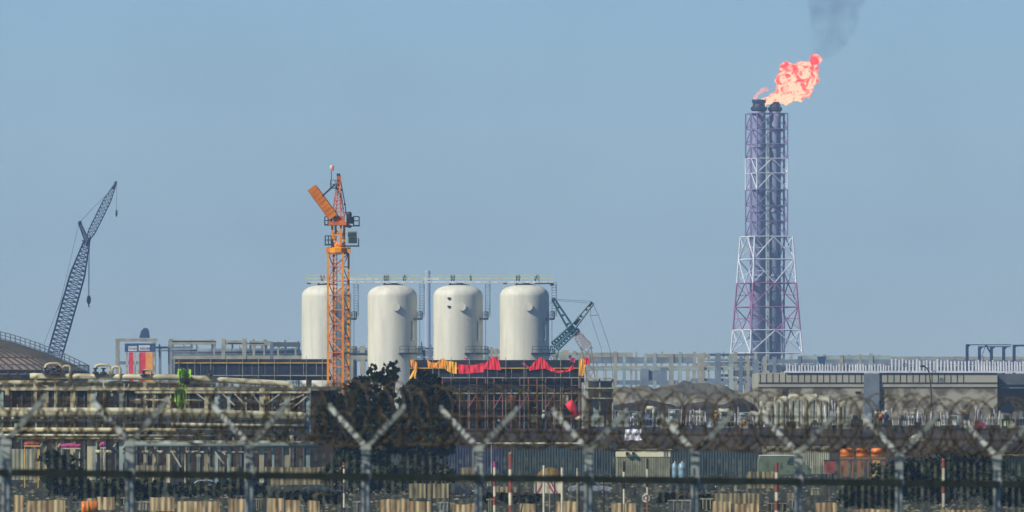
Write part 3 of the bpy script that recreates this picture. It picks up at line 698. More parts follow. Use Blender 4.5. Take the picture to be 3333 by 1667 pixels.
for k in range(90):     # stacked boards, props and formwork inside the scaffold
    x = rr.uniform(1425,1885); lv = rr.choice([1280,1330,1383,1383]); hpx = rr.uniform(8,34); wpx = rr.uniform(3,26)
    b = MB(); b.box((px(x,0,Z).x,Z+rr.uniform(1.2,3),zy(lv-3,Z)),(px(x+wpx,0,Z).x,Z+rr.uniform(3.2,6),zy(lv-3-hpx,Z))); b.build('stored_formwork', M[rr.choice(['rock','bark','slat','rock','concd'])], sl)
b = MB(); b.box((px(1420,0,Z).x,Z+9,TZ),(px(1895,0,Z).x,Z+9.4,zy(1235,Z))); b.build('rear_wall', M['bark'], sl)
for (x,y,wd,hh,m_) in ((1545,1345,26,36,'blue'),(1735,1330,14,10,'sblue'),(1800,1360,34,44,'slat'),(1830,1300,20,30,'conc'),(1620,1368,8,6,'white'),(1720,1362,30,24,'gpipe'),(1650,1300,30,26,'pinkr'),(1530,1258,16,14,'offw'),(1770,1356,20,36,'rock')):
    b = MB(); b.box((px(x,0,Z).x,Z-.1,zy(y+hh/2,Z)),(px(x+wd,0,Z).x,Z+1,zy(y-hh/2,Z))); b.build('stored_load', M[m_], sl)

# coloured cloths on the slab edge
def cloth(name, pts_top, pts_bot, m, label, cat='cloth', Z=958.6, nseg=10, amp=.05, seed=1):
    """cloth between a top and a bottom outline, given as rows of photo points, folded in depth and given a thickness"""
    r_ = random.Random(seed); n = nseg*(len(pts_top)-1)
    def lerp(P, t):
        t *= len(P)-1; i = min(int(t), len(P)-2); f = t-i
        return (P[i][0]+(P[i+1][0]-P[i][0])*f, P[i][1]+(P[i+1][1]-P[i][1])*f)
    ph = r_.uniform(0,6); V = []; rows = 7
    for j in range(rows):
        for i in range(n+1):
            t = i/n; a = lerp(pts_top,t); c = lerp(pts_bot,t); f = j/(rows-1)
            x = a[0]+(c[0]-a[0])*f; y = a[1]+(c[1]-a[1])*f
            d = amp*(math.sin(t*n*1.1+ph)*.6+math.sin(t*n*.47+f*4)*.6+r_.uniform(-.12,.12))
            p = px(x,y,Z); V.append(Vector((p.x,Z-.35+d,p.z)))
    b = MB(); W_ = n+1
    b.add(V+[v+Vector((0,.05,0)) for v in V],
        [(j*W_+i, j*W_+i+1, (j+1)*W_+i+1, (j+1)*W_+i) for j in range(rows-1) for i in range(n)] +
        [(rows*W_+j*W_+i, rows*W_+(j+1)*W_+i, rows*W_+(j+1)*W_+i+1, rows*W_+j*W_+i+1) for j in range(rows-1) for i in range(n)])
    o = b.build(name, m, None, True); return tag(o, label, cat, None)
cloth('tarpaulin',[(1334,1172),(1345,1171),(1357,1180)],[(1337,1192),(1348,1200),(1359,1205)],M['tarpo'],'upper half of twisted orange cloth at the left end of the black slab',seed=2)
cloth('tarpaulin',[(1350,1198),(1359,1200)],[(1331,1232),(1352,1240)],M['tarpy'],'amber cloth tail hanging at the left end of the black slab',seed=3)
cloth('tarpaulin',[(1390,1170),(1402,1180),(1420,1181),(1440,1166),(1447,1168)],[(1394,1198),(1410,1196),(1425,1198),(1440,1198),(1450,1196)],M['tarpo'],'crumpled orange cloth at the left of the long cloth row',seed=4)
cloth('tarpaulin',[(1440,1165),(1452,1174),(1470,1177),(1486,1179)],[(1444,1196),(1456,1208),(1470,1215),(1487,1217)],M['tarpy'],'square amber cloth next to the first red cloth',seed=5)
cloth('tarpaulin',[(1490,1186),(1520,1188),(1545,1188),(1575,1180)],[(1494,1217),(1520,1216),(1550,1213),(1576,1211)],M['tarpr'],'long red cloth strip right of the amber cloth',seed=6)
cloth('tarpaulin',[(1574,1188),(1590,1172),(1606,1161),(1620,1162)],[(1576,1202),(1592,1203),(1612,1204),(1631,1205)],M['tarpr'],'red cloth rising to a peak below the gap before the rightmost vessel',seed=7)
cloth('tarpaulin',[(1700,1180),(1710,1184),(1722,1194)],[(1702,1187),(1714,1194),(1728,1206)],M['tarpm'],'small twisted magenta rag left of the draped red cloth',seed=8)
cloth('tarpaulin',[(1726,1192),(1745,1172),(1757,1164),(1770,1168),(1790,1192),(1810,1204),(1835,1207),(1855,1196),(1864,1186)],[(1722,1207),(1745,1203),(1757,1201),(1775,1200),(1795,1209),(1812,1213),(1836,1213),(1858,1207),(1870,1200)],M['tarpr'],'long red cloth draped in a peak and a sagging curve at the slab right half',seed=9)
cloth('tarpaulin',[(1852,1166),(1862,1164),(1874,1168)],[(1856,1176),(1864,1180),(1872,1182)],M['tarpm'],'small magenta rag near the right end of the slab top',seed=10)
cloth('tarpaulin',[(1887,1170),(1897,1168),(1906,1172)],[(1884,1222),(1894,1226),(1902,1220)],M['tarpy'],'upright amber cloth at the right end of the slab',seed=11)
cloth('tarpaulin',[(1898,1168),(1908,1164),(1918,1166)],[(1902,1186),(1910,1188),(1920,1182)],M['tarpr'],'small bright red cloth tied above the amber one at the slab right end',seed=12)
cloth('tarpaulin',[(1510,1165),(1525,1164)],[(1511,1170),(1524,1170)],M['tarpm'],'tiny magenta rag on the slab top above the red strip',seed=13)
# red chute
b = MB(); Zc = 905; pts = [px(1850,1308,Zc),px(1862,1325,Zc),px(1872,1345,Zc),px(1880,1358,Zc)]
root = thing('debris_chute','bright red sloping chute tube standing on a post in front of the scaffold','chute',ter(1866,Zc))
b.path(pts,[.42,.46,.36,.26],14); b.build('tube', M['tarpr'], root, True)
b = MB(); b.path([px(1879,1357,Zc),px(1883,1363,Zc)],[.3,.33],14); b.build('rim', M['wband'], root)
b = MB(); b.tube((px(1868,0,Zc).x,Zc+.4,TZ-2),(px(1868,0,Zc).x,Zc+.4,zy(1335,Zc)),.07); b.build('post', M['dsteel'], root)

# ------------------------------------------------------------- near pipe rack, left
Z = 700.0; S = Z/F; X = lambda x: px(x,0,Z).x; zz = lambda y: zy(y,Z)
root = thing('pipe_rack','long cream steel pipe rack carrying pale pipes across the left foreground','pipe rack',gz(490,0,Z))
def run(pts, r, m, nm='pipe', dy=0, n=12):
    b = MB(); b.path([(X(x),Z+dy,zz(y)) for x,y in pts], r*S, n); return b.build(nm, M[m], root, True)
run([(98,1224),(560,1228),(930,1249),(948,1256),(960,1272)],9.5,'pipe',dy=-.2); run([(-40,1248),(40,1246),(700,1252)],8.5,'cream',dy=.6); run([(-40,1250),(38,1250)],4,'offw',dy=0)
run([(-40,1342),(430,1342),(980,1356),(1000,1362)],15,'pipe',dy=-1.3); run([(380,1338),(760,1340)],12,'pipe',dy=1.4)
run([(-40,1398),(500,1400),(1005,1412)],7,'cream',dy=-.9); run([(560,1382),(990,1388)],6,'offw',dy=-1.4); run([(-40,1416),(700,1420)],4,'pipe',dy=-1.1); run([(420,1300),(960,1306)],5,'cream',dy=.9); run([(440,1442),(940,1446),(1046,1448)],11,'gpipe',dy=-.9); run([(300,1470),(900,1475)],5,'offw',dy=2)
for y0,y1,x0_,x1_ in ((1262,1270,-40,700),(1274,1280,440,1010),(1364,1371,-40,420),(1372,1379,420,990),(1425,1431,-40,560)):
    for dy in (-.8,1.9):
        b = MB(); b.box((X(x0_),Z+dy,zz(y1)),(X(x1_),Z+dy+.2,zz(y0))); b.build('beam', M['cream'], root)
for x,yt,wd,m_ in ((2,1262,8,'gpipe'),(113,1235,5,'cream'),(148,1255,11,'cream'),(180,1225,4,'cream'),(235,1262,11,'cream'),(296,1258,22,'cream'),(309,1255,6,'gpipe'),(338,1235,4,'offw'),(395,1262,12,'gpipe'),(470,1238,4,'cream'),(500,1262,6,'cream'),(548,1262,12,'cream'),(603,1240,4,'cream'),(672,1280,12,'cream'),(705,1262,11,'gpipe'),(745,1280,10,'gpipe'),(798,1292,5,'offw'),(852,1262,14,'pipe'),(890,1380,6,'gpipe'),(1003,1262,12,'gpipe'),(935,1284,16,'pipe')):
    for dy in (-.6,2.0):
        b = MB(); b.box((X(x)-wd*S/2,Z+dy,0),(X(x)+wd*S/2,Z+dy+wd*S*.8,zz(yt))); b.build('column', M[m_], root)
b = MB()
for x0_,y0_,x1_,y1_ in ((175,1380,130,1455),(235,1375,190,1455),(360,1380,325,1452),(330,1445,338,1400),(410,1390,370,1455),(430,1425,398,1460),(585,1281,615,1318),(725,1281,765,1320),(640,1280,690,1318),(820,1281,850,1318),(765,1282,800,1320),(862,1318,910,1284),(910,1318,990,1284),(950,1330,1000,1290),(1000,1400,965,1432),(690,1440,735,1480),(655,1430,640,1380),(560,1470,590,1520),(700,1470,730,1510)):
    b = MB(); b.bar((X(x0_),Z-.7,zz(y0_)),(X(x1_),Z-.7,zz(y1_)),.11); b.build('diagonal_brace', M['offw'], root)
def ubend(x0_,x1_,yt,yb,r,m):
    k = (x1_-x0_)*.28
    run([(x0_,yb),(x0_,yt+k),(x0_+k*.3,yt+k*.3),(x0_+k,yt),(x1_-k,yt),(x1_-k*.3,yt+k*.3),(x1_,yt+k),(x1_,yb+18)],r,m,'expansion_loop',dy=-.4)
ubend(147,202,1184,1208,5,'cream'); ubend(205,230,1192,1222,4.5,'cream'); ubend(309,360,1188,1208,5,'cream'); ubend(366,392,1195,1222,4.5,'cream'); ubend(468,492,1205,1215,4,'cream'); ubend(176,198,1196,1206,3.5,'redor')
for x,y in ((148,1213),(172,1214),(186,1207),(312,1214),(338,1214),(468,1222),(683,1222),(590,1236),(600,1236),(608,1234)):
    b = MB(); b.lathe((X(x),Z-.6,zz(y+5)),[(.10,0),(.26,.05),(.26,.16),(.1,.2),(.08,.4),(.2,.42),(.2,.5)],10); b.build('valve', M['dsteel'], root)
r2 = random.Random(5)
for k in range(90):
    x = r2.uniform(0,1000); y = r2.choice([1330,1362,1434,1436,1260]); hh = r2.uniform(4,14)
    b = MB(); b.box((X(x),Z-.9,zz(y)),(X(x+r2.uniform(1.5,4)),Z-.7,zz(y-hh))); b.build('pipe_clamp', M['offw'], root)
for k in range(45):
    x = r2.uniform(0,990); y = r2.choice([1365,1440,1290,1490,1400]); hh = r2.uniform(6,26); wd = r2.uniform(2,14)
    b = MB(); b.box((X(x),Z+r2.uniform(.2,1.5),zz(y)),(X(x+wd),Z+r2.uniform(1.6,2),zz(y-hh))); b.build('junction_box', M['cream'], root)
# dark building behind the rack
b = MB(); Zk = 760; xa, xb = px(-60,0,Zk).x, px(1090,0,Zk).x
root = thing('shed','long low dark brown clad shed behind the left pipe rack','shed',((xa+xb)/2,Zk,0))
b.box((xa,Zk,0),(xb,Zk+12,zy(1272,Zk))); b.build('wall', M['bark'], root)
b = MB(); b.box((xa-.3,Zk-.4,zy(1272,Zk)+.003),(xb+.3,Zk+12.4,zy(1272,Zk)+.35)); b.build('roof', M['rock'], root)
r2 = random.Random(8)
for k in range(14):
    x = 10+k*70+r2.uniform(-10,10); b = MB(); y = r2.choice([1290,1300,1395]); wd = r2.uniform(20,46); hh = r2.uniform(14,30)
    b.box((px(x,0,Zk).x,Zk-.12,zy(y+hh,Zk)),(px(x+wd,0,Zk).x,Zk-.003,zy(y,Zk))); b.build('shutter', M[r2.choice(['dark','rock','yellow','bark','rock'])], root)
b = MB()
for x in range(0,1000,34): b.box((px(x,0,Zk).x,Zk-.1,0),(px(x+5,0,Zk).x,Zk-.003,zy(1276,Zk)))
b.build('pilaster', M['concd'], root)
# lime net
b = MB(); Zn = 690; r2 = random.Random(9)
root = thing('safety_net','bright lime green net bundle hanging over the left pipe rack beams','net',px(596,1330,Zn))
b = MB()
for k in range(46):
    x = r2.gauss(592,9); y0 = 1198+abs(r2.gauss(0,14)); y1 = y0+r2.uniform(25,55)
    b.prism([px(x,y0,Zn)+Vector((0,r2.uniform(-.3,.3),0)),px(x+r2.uniform(3,8),y0+5,Zn),px(x+r2.uniform(-2,6),y1,Zn)+Vector((0,r2.uniform(-.3,.3),0)),px(x-3,y1-8,Zn)],(0,.04,0))
for k in range(46):
    x = r2.gauss(586,7); y0 = 1262+abs(r2.gauss(0,10)); y1 = min(1336,y0+r2.uniform(25,60))
    b.prism([px(x,y0,Zn)+Vector((0,r2.uniform(-.3,.3),0)),px(x+r2.uniform(3,7),y0+5,Zn),px(x+r2.uniform(-2,6),y1,Zn)+Vector((0,r2.uniform(-.3,.3),0)),px(x-3,y1-8,Zn)],(0,.04,0))
b.build('net', M['lime'], root)
b = MB(); b.lathe(px(602,1250,Zn),[(.22,0),(.42,.18),(.46,.42),(.3,.46)],12); b.build('dark_bucket', M['black'], root)

# ------------------------------------------------------------- trees and bushes
def foliage(name, lobes, Z, m, n, size, parent, seed, depth=.8):
    r_ = random.Random(seed); b = MB(); S_ = Z/F
    area = sum(r*r for _,_,r in lobes)
    for (x,y,r) in lobes:
        c = px(x,y,Z) + Vector((0,r_.uniform(-.3,.3)*r*S_,0)); R_ = r*S_*.86
        k = int(n*r*r/area)
        cl = [(Vector((r_.gauss(0,1),r_.gauss(0,1),r_.gauss(0,1))).normalized()*R_*r_.uniform(.35,1.0)) for _ in range(max(3,k//30))]
        for i in range(k):
            q = cl[i%len(cl)] + Vector((r_.gauss(0,1),r_.gauss(0,1),r_.gauss(0,1)))*R_*.12
            q.y *= depth; p = c+q
            u = Vector((r_.gauss(0,1),r_.gauss(0,1),r_.gauss(0,1))).normalized(); v = u.orthogonal().normalized(); s_ = size*r_.uniform(.5,1.3)
            b.add([p-u*s_, p+v*s_*.45, p+u*s_, p-v*s_*.45], [(0,1,2,3)])
    return b.build(name, m, parent)
def tree(name, label, Z, tx, lobes, m, n, size, seed, cat='tree', trunk=True, stems=3):
    root = thing(name, label, cat, gz(tx,0,Z))
    r_ = random.Random(seed+50)
    foliage('crown', lobes, Z, m, n, size, root, seed)
    if trunk:
        b = MB(); base = gz(tx,0,Z); S_ = Z/F
        for i,(x,y,r) in enumerate(sorted(lobes,key=lambda q:-q[2])[:stems+3]):
            tgt = px(x,y,Z); mid = base.lerp(tgt,.45)+Vector((r_.uniform(-.4,.4),r_.uniform(-.3,.3),.4))
            b.path([base+Vector((r_.uniform(-.1,.1),0,0)), base.lerp(mid,.5)+Vector((0,0,.2)), mid, tgt],[.22,.17,.12,.04],7)
        b.build('trunk', m if False else M['trunk'], root, True)
    return root
L1 = [(1160,1330,60),(1230,1400,60),(1100,1390,50),(1045,1345,34),(1050,1420,36),(1120,1492,38),(1180,1498,40),(1240,1495,38),(1100,1330,52),(1080,1290,30),(1140,1300,58),(1190,1270,52),(1130,1400,70),(1200,1350,75),(1215,1430,80),(1250,1300,50),(1120,1440,55),(1270,1380,70),(1262,1240,36),(1225,1225,30),(1075,1350,36),(1160,1250,28),(1283,1450,50)]
tree('tree','big dark round tree before the second cream vessel, left of its twin',600,1185,L1,M['leaf'],30000,.18,21)
L2 = [(1390,1330,60),(1340,1430,50),(1400,1400,55),(1330,1300,45),(1380,1270,50),(1430,1300,50),(1455,1340,42),(1350,1370,65),(1420,1390,62),(1380,1440,66),(1310,1420,50),(1450,1275,30),(1410,1240,30),(1375,1222,24),(1440,1460,42),(1330,1490,38),(1400,1492,36),(1345,1255,26),(1470,1290,20)]
tree('tree','big dark round tree below the orange cloths, right of its twin',610,1375,L2,M['leaf'],27000,.18,22)
L3 = [(1205,1205,12),(1225,1195,10),(1245,1208,12),(1262,1198,9),(1278,1190,13),(1290,1205,14),(1268,1215,16),(1285,1225,16),(1240,1225,14),(1222,1220,10),(1195,1214,8),(1288,1180,6),(1273,1182,5),(1210,1190,5),(1252,1187,5)]
tree('tree','small leafy treetop poking out above the big round tree, against the second vessel',640,1250,L3,M['leaf2'],3000,.12,23,stems=2)
def hedge(label, Z, x0, x1, yt, seed, name='bush', m='leaf2', n=5000):
    yb = 1400+CH*F/Z; r_ = random.Random(seed); h = (yb-yt); lobes = []
    x = x0
    while x < x1:
        rr_ = h*r_.uniform(.32,.46); lobes.append((x, yt+rr_+r_.uniform(0,h*.12), rr_)); lobes.append((x+r_.uniform(-8,8), yb-rr_*.8, rr_*.95)); x += rr_*.9
    return tree(name, label, Z, (x0+x1)/2, lobes, M[m], n, .13, seed, cat='bush', stems=2)
hedge('dark bush at lower left, behind the first full bay of the security fence',560,175,255,1452,31)
hedge('wide dark hedge low at left behind the security fence',520,250,540,1545,32,n=7000)
hedge('dark undergrowth beneath the two big round trees',585,1080,1480,1492,33,n=9000,m='leaf')
hedge('large dark bush at right behind the red and white pole',500,2930,3215,1448,34,n=11000)
hedge('dark bush right of the orange tanks',530,2870,2935,1478,35,n=3000)
hedge('low dark bush at the right edge of the view',480,3225,3360,1540,36,n=5000)
hedge('low dark hedge left of the large bush, at lower right',470,2760,2925,1560,37,n=5000)
hedge('low scrub at the left behind the pipe rack columns',545,560,860,1560,38,n=6000)
hedge('dark green scrub right of centre near the ring sign',505,2150,2330,1600,39,n=3500)
hedge('low scrub between the tan sheets near the middle',495,900,1130,1590,40,n=4000)
hedge('dark scrub by the red and white posts at centre',500,1560,1760,1600,41,n=3500)

# ------------------------------------------------------------- building on the right
Z = 1205.0; S = Z/F; X = lambda x: px(x,0,Z).x; zz = lambda y: zy(y,Z)
root = thing('building','long flat roofed pale concrete building with white column stubs on its roof, at right','building',(X(2860),Z,0))
b = MB(); b.box((X(2468),Z,0),(X(3246),Z+30,zz(1260))); b.build('wall', M['bldg2'], root)
for xa_,xb_ in ((2468,2812),(2862,3246)):
    b = MB(); b.box((X(xa_),Z-.15,zz(1260)+.003),(X(xb_),Z+30,zz(1246))); b.build('string_course', M['bldg'], root)
    b = MB(); b.box((X(xa_),Z-.25,zz(1246)+.003),(X(xb_),Z+30,zz(1213))); par = b.build('parapet', M['bldg'], root)
    b = MB(); x = xa_+6
    while x < min(xb_,3155): b.box((X(x)-.05,Z-.29,zz(1245)),(X(x)+.05,Z-.253,zz(1217))); x += 20.6
    b.box((X(xa_),Z-.27,zz(1247)),(X(xb_),Z-.2,zz(1245))); b.build('panel_joint', M['bark'], par)
b = MB(); b.box((X(2812),Z-.5,0),(X(2862),Z+30,zz(1216))); b.build('stair_tower', M['bluec'], root)
b = MB(); b.box((X(3246)+.003,Z+6,0),(X(3420),Z+30,zz(1216))); b.box((X(3246)+.003,Z+1,zz(1262)),(X(3420),Z+6,zz(1252))); b.build('recessed_wing', M['concd'], root)
b = MB(); b.box((X(3256),Z+.9,zz(1264)),(X(3420),Z+.99,zz(1261))); b.build('gutter', M['concb'], root)
for xa_,xb_,ya_,yb_ in ((2548,2563,1258.5,1287),(2784,2800,1274,1280),(2724,2730,1260.5,1264)):
    b = MB(); b.box((X(xa_),Z-.12,zz(yb_)),(X(xb_),Z-.003,zz(ya_))); b.build('window', M['bark'], root)
b = MB(); b.box((X(2555),Z-.5,zz(1214)+.02),(X(3420),Z-.1,zz(1209))); b.build('coping', M['white'], root)
r2 = random.Random(4); x = 2562; cnt = 0
while x < 3345 and cnt < 96:
    tall = x > 2898; yt = (1168+(x-2898)*.018 if tall else 1186)+r2.uniform(-2,4)
    b = MB(); a = r2.uniform(-.05,.05); b.bar((X(x),Z+.6,zz(1213)),(X(x)+a,Z+.6,zz(yt)),.17 if not tall else .2,.2)
    if not tall and r2.random()<.35: b.bar((X(x+2),Z+.8,zz(1213)),(X(x+3),Z+.8,zz(yt+6)),.08)
    if x > 3170: b.bar((X(x+4),Z+1.6,zz(1213)),(X(x+2.5),Z+1.6,zz(yt+8)),.09)
    b.build('column_stub', M['white'], root); cnt += 1
    x += (9.5 if x < 2898 else 11.2)*r2.uniform(.8,1.25) if x < 2898 else (11.4 if x<3170 else 9)
# small things on the roof
for x,lab in ((2945,'small dark cable coil hanging among the white roof columns'),(3040,'small dark cable coil low beside the curved lamp post')):
    c = px(x,1188 if x<3000 else 1212,Z-1); b = MB(); b.path([c+Vector((math.cos(R(a))*.2,0,math.sin(R(a))*.2)) for a in range(0,360,30)],.05,5,closed=True); o = b.build('cable_coil', M['black']); tag(o,lab,'cable coil')
# lamp post
Zl = 1120.0; root = thing('street_lamp','tall dark curved lamp post in front of the pale building at right','lamp post',ter(3032,Zl))
b = MB(); b.path([ter(3032,Zl),px(3032,1300,Zl),px(3029,1250,Zl),px(3024,1212,Zl),px(3016,1198,Zl),px(3006,1192,Zl)],[.11,.1,.09,.08,.08,.07],7); b.build('pole', M['trunk'], root)
b = MB(); b.sphere(px(3003,1192,Zl),.24,8,(1.5,.8,.6)); b.build('lamp_head', M['black'], root)
# blue steel frame far right
Z = 1560.0; S = Z/F
root = thing('steel_frame','dark blue steel frame with angled braces above the roof at far right','steel frame',gz(3250,0,Z))
for x,yt in ((3150,1120),(3190,1127),(3229,1127),(3269,1127),(3303,1122)):
    b = MB(); 
    for dy in (0,4): b.box((px(x-3,0,Z).x,Z+dy,0),(px(x+3,0,Z).x,Z+dy+.3,zy(yt,Z)))
    b.bar((px(x+2,0,Z).x,Z+.15,zy(yt+8,Z)),(px(x+9,0,Z).x,Z+.15,zy(yt+2,Z)),.2); b.build('column', M['bcrane'], root)
b = MB(); b.box((px(3148,0,Z).x,Z-.1,zy(1124,Z)),(px(3292,0,Z).x,Z+.4,zy(1121,Z))); b.box((px(3298,0,Z).x,Z-.1,zy(1128,Z)),(px(3420,0,Z).x,Z+.4,zy(1122,Z))); b.box((px(3190,0,Z).x,Z-.1,zy(1130,Z)),(px(3290,0,Z).x,Z+.3,zy(1127,Z))); b.build('beam', M['bcrane'], root)
b = MB(); b.bar((px(3209,0,Z).x,Z+.1,zy(1122,Z)),(px(3230,0,Z).x,Z+.1,zy(1160,Z)),.28); b.bar((px(3209,0,Z).x,Z+.1,zy(1122,Z)),(px(3196,0,Z).x,Z+.1,zy(1160,Z)),.1); b.build('brace', M['bcrane'], root)
# blue hopper behind the roof
Z = 1650.0; b = MB(); b.prism([px(2660,1161,Z),px(2690,1160,Z),px(2684,1185,Z),px(2676,1195,Z),px(2668,1185,Z)],(0,1.5,0)); hp = b; root = thing('hopper','dark blue funnel hopper showing above the pale building roof','hopper',gz(2675,0,Z)); b.build('bin', M['sblued'], root)
b = MB(); b.tube(gz(2668,0,Z)+Vector((0,.7,0)),px(2668,1180,Z)+Vector((0,.7,0)),.1); b.tube(gz(2684,0,Z)+Vector((0,.7,0)),px(2684,1180,Z)+Vector((0,.7,0)),.1); b.build('leg', M['bcrane'], root)

# ------------------------------------------------------------- earth heaps
from mathutils import noise as mno
def heap(name, label, Z, prof, depth, m, z0, seed, cat='earth heap', rough=.5):
    r_ = random.Random(seed); xs = []; n = 160; rows = 26; x0_, x1_ = prof[0][0], prof[-1][0]
    def H(x):
        for (a,ya),(c,yc) in zip(prof,prof[1:]):
            if a <= x <= c: return zy(ya+(yc-ya)*(x-a)/(c-a), Z)
        return z0
    V = []
    for j in range(rows+1):
        f = j/rows; e = math.sin(math.pi*f)**.75
        for i in range(n+1):
            x = x0_+(x1_-x0_)*i/n; hgt = (H(x)-z0)*e
            X_ = px(x,0,Z).x; Y_ = Z-depth/2+depth*f; nn_ = mno.fractal(Vector((X_*.22,Y_*.22,seed)),1,2,4)
            V.append((X_, Y_, z0-.2+max(0,hgt+(nn_*rough*2.2 if 0<j<rows else 0)*min(1,hgt/2))))
    b = MB(); W_ = n+1; b.add(V,[(j*W_+i,j*W_+i+1,(j+1)*W_+i+1,(j+1)*W_+i) for j in range(rows) for i in range(n)])
    o = b.build(name, m); return tag(o, label, cat)
heap('earth_heap','broad brown earth heap in front of the grey concrete frames right of centre',1330,[(1880,1480),(1900,1290),(1960,1262),(2050,1268),(2150,1256),(2200,1250),(2260,1256),(2330,1262),(2400,1270),(2470,1276),(2530,1480)],40,M['rock'],0,61)
heap('earth_heap','low brown spoil heap behind the white wrapped pallets',1150,[(1900,1391),(1940,1330),(2020,1310),(2100,1300),(2200,1318),(2300,1305),(2400,1300),(2460,1325),(2500,1391)],14,M['terrace'],TZ,62,rough=.4)
heap('earth_heap','dark soil heap in front of the right building base',1130,[(2760,1391),(2790,1345),(2900,1340),(3000,1325),(3120,1340),(3220,1330),(3340,1345),(3400,1391)],12,M['rock'],TZ,63,rough=.4)
# pale slabs stacked left of the heap
Z = 1000.0
root = thing('slab_stack','open concrete landing with three pale edged slabs right of the scaffolding','building',ter(1955,Z))
for y in (1231,1263,1296):
    b = MB(); b.box((px(1905,0,Z).x,Z,zy(y+2.4,Z)),(px(1998,0,Z).x,Z+6,zy(y-1.4,Z))); b.build('slab', M['offw'], root)
b = MB()
for x in (1908,1950,1992):
    for dy in (.3,5): b.box((px(x,0,Z).x,Z+dy,TZ),(px(x+4,0,Z).x,Z+dy+.3,zy(1298,Z))); b.box((px(x,0,Z).x,Z+dy,zy(1293,Z)),(px(x+4,0,Z).x,Z+dy+.3,zy(1265.4,Z))); b.box((px(x,0,Z).x,Z+dy,zy(1260,Z)),(px(x+4,0,Z).x,Z+dy+.3,zy(1233.4,Z)))
b.box((px(1905,0,Z).x,Z+5.5,TZ),(px(1998,0,Z).x,Z+5.8,zy(1240,Z))); b.build('column', M['conc'], root)

# white wrapped loads before the building
def wrapped(label, Z, x0, x1, yt, seed, m='offw', name='wrapped_load', cat='wrapped load', group=None):
    r_ = random.Random(seed); xa, xb = px(x0,0,Z).x, px(x1,0,Z).x; h = zy(yt,Z)-TZ; n = 10; mrow = 6; V = []
    root = thing(name, label, cat, ((xa+xb)/2,Z,TZ), group)
    for j in range(mrow+1):
        f = j/mrow; z = TZ + h*min(1,f*1.25); ins = 0 if f < .8 else (f-.8)*2.2
        for i in range(4*n):
            s_, u_ = divmod(i,n); u_ = u_/n
            cx_, cy_ = [(u_*2-1,-1),(1,u_*2-1),(1-u_*2,1),(-1,1-u_*2)][s_]
            V.append(((xa+xb)/2+(xb-xa)/2*cx_*(1-ins*.35)+.02*math.sin(i*1.1+seed), Z+1.2*cy_*(1-ins*.35)+.025*math.sin(i*.8+j*.7+seed), z+(.12*math.sin(i*.5+seed*2) if j else 0)+ (h*.04 if f>.9 else 0)))
    b = MB(); k = 4*n
    b.add(V,[(j*k+i,j*k+(i+1)%k,(j+1)*k+(i+1)%k,(j+1)*k+i) for j in range(mrow) for i in range(k)]+[tuple(mrow*k+i for i in range(k))])
    b.build('cover', M[m], root, True)
    b = MB()
    for q in (.25,.7): b.box((xa+(xb-xa)*q-.06,Z-1.32,TZ),(xa+(xb-xa)*q+.06,Z-1.26,TZ+h*.9))
    b.box((xa-.1,Z-1.4,TZ-.1),(xb+.1,Z+1.4,TZ+.15)); b.build('strap', M['slat'], root)
    return root
for i,(a,c,yt,lab) in enumerate(((2472,2530,1312,'white wrapped load against the left corner of the pale building'),(2520,2562,1296,'tall white wrapped load below the dark window'),(2566,2612,1290,'tallest white wrapped load right of the dark window'),(2612,2660,1288,'broad white wrapped load in the middle of the white row'),(2660,2700,1294,'white wrapped load next to the row of upright pipes'),(2470,2512,1340,'low white wrapped load in front at the left corner of the building'),(2440,2478,1343,'small rounded white load left of the building corner'),(2726,2752,1312,'narrow white wrapped load at the right end of the white row'))):
    wrapped(lab, 1120 if i < 5 else 1060, a, c, yt, 70+i)
# racks of upright pipes
def pipes_up(label, Z, x0, x1, yt, nn, seed, m='white'):
    r_ = random.Random(seed); root = thing('upright_pipes', label, 'pipe bundle', ter((x0+x1)/2,Z))
    for k in range(nn):
        x = px(x0+(x1-x0)*(k+.5)/nn,0,Z).x; b = MB(); x += r_.uniform(-.12,.12); b.tube((x,Z,TZ),(x+r_.uniform(-.25,.25),Z+r_.uniform(-.3,.3),zy(yt+r_.uniform(0,40),Z)),r_.choice([.05,.06,.1]),6); b.build('pipe', M[m], root)
    b = MB(); b.box((px(x0,0,Z).x,Z-.3,TZ),(px(x1,0,Z).x,Z+.3,TZ+.4)); b.build('base_frame', M['dsteel'], root)
PU = [(2690,2724,1296,7,'seven upright white pipes beside the white wrapped loads'),(2905,2925,1322,2,'pair of upright white pipes left of the lamp post'),(2955,2985,1330,4,'four upright white pipes left of the lamp post foot'),(3000,3028,1322,5,'five upright white pipes just left of the lamp post'),
      (3062,3092,1325,4,'four upright white pipes right of the lamp post'),(3095,3118,1345,3,'three short white pipes right of the lamp post'),(3168,3205,1316,5,'five upright white pipes on red crates'),(3208,3255,1326,6,'six upright white pipes near the dark recessed wing'),(2212,2245,1320,4,'four upright white pipes on the earth terrace, left group'),(2258,2300,1322,5,'five upright white pipes on the earth terrace, middle group'),(2392,2408,1318,2,'pair of thick white pipes left of the pale building'),(2448,2460,1320,1,'single white pipe by the building corner'),(2050,2080,1330,3,'three white pipes behind the leaning white sheet')]
for i,(a,c,yt,nn,lab) in enumerate(PU): pipes_up(lab, 1040, a, c, yt, nn, 90+i)
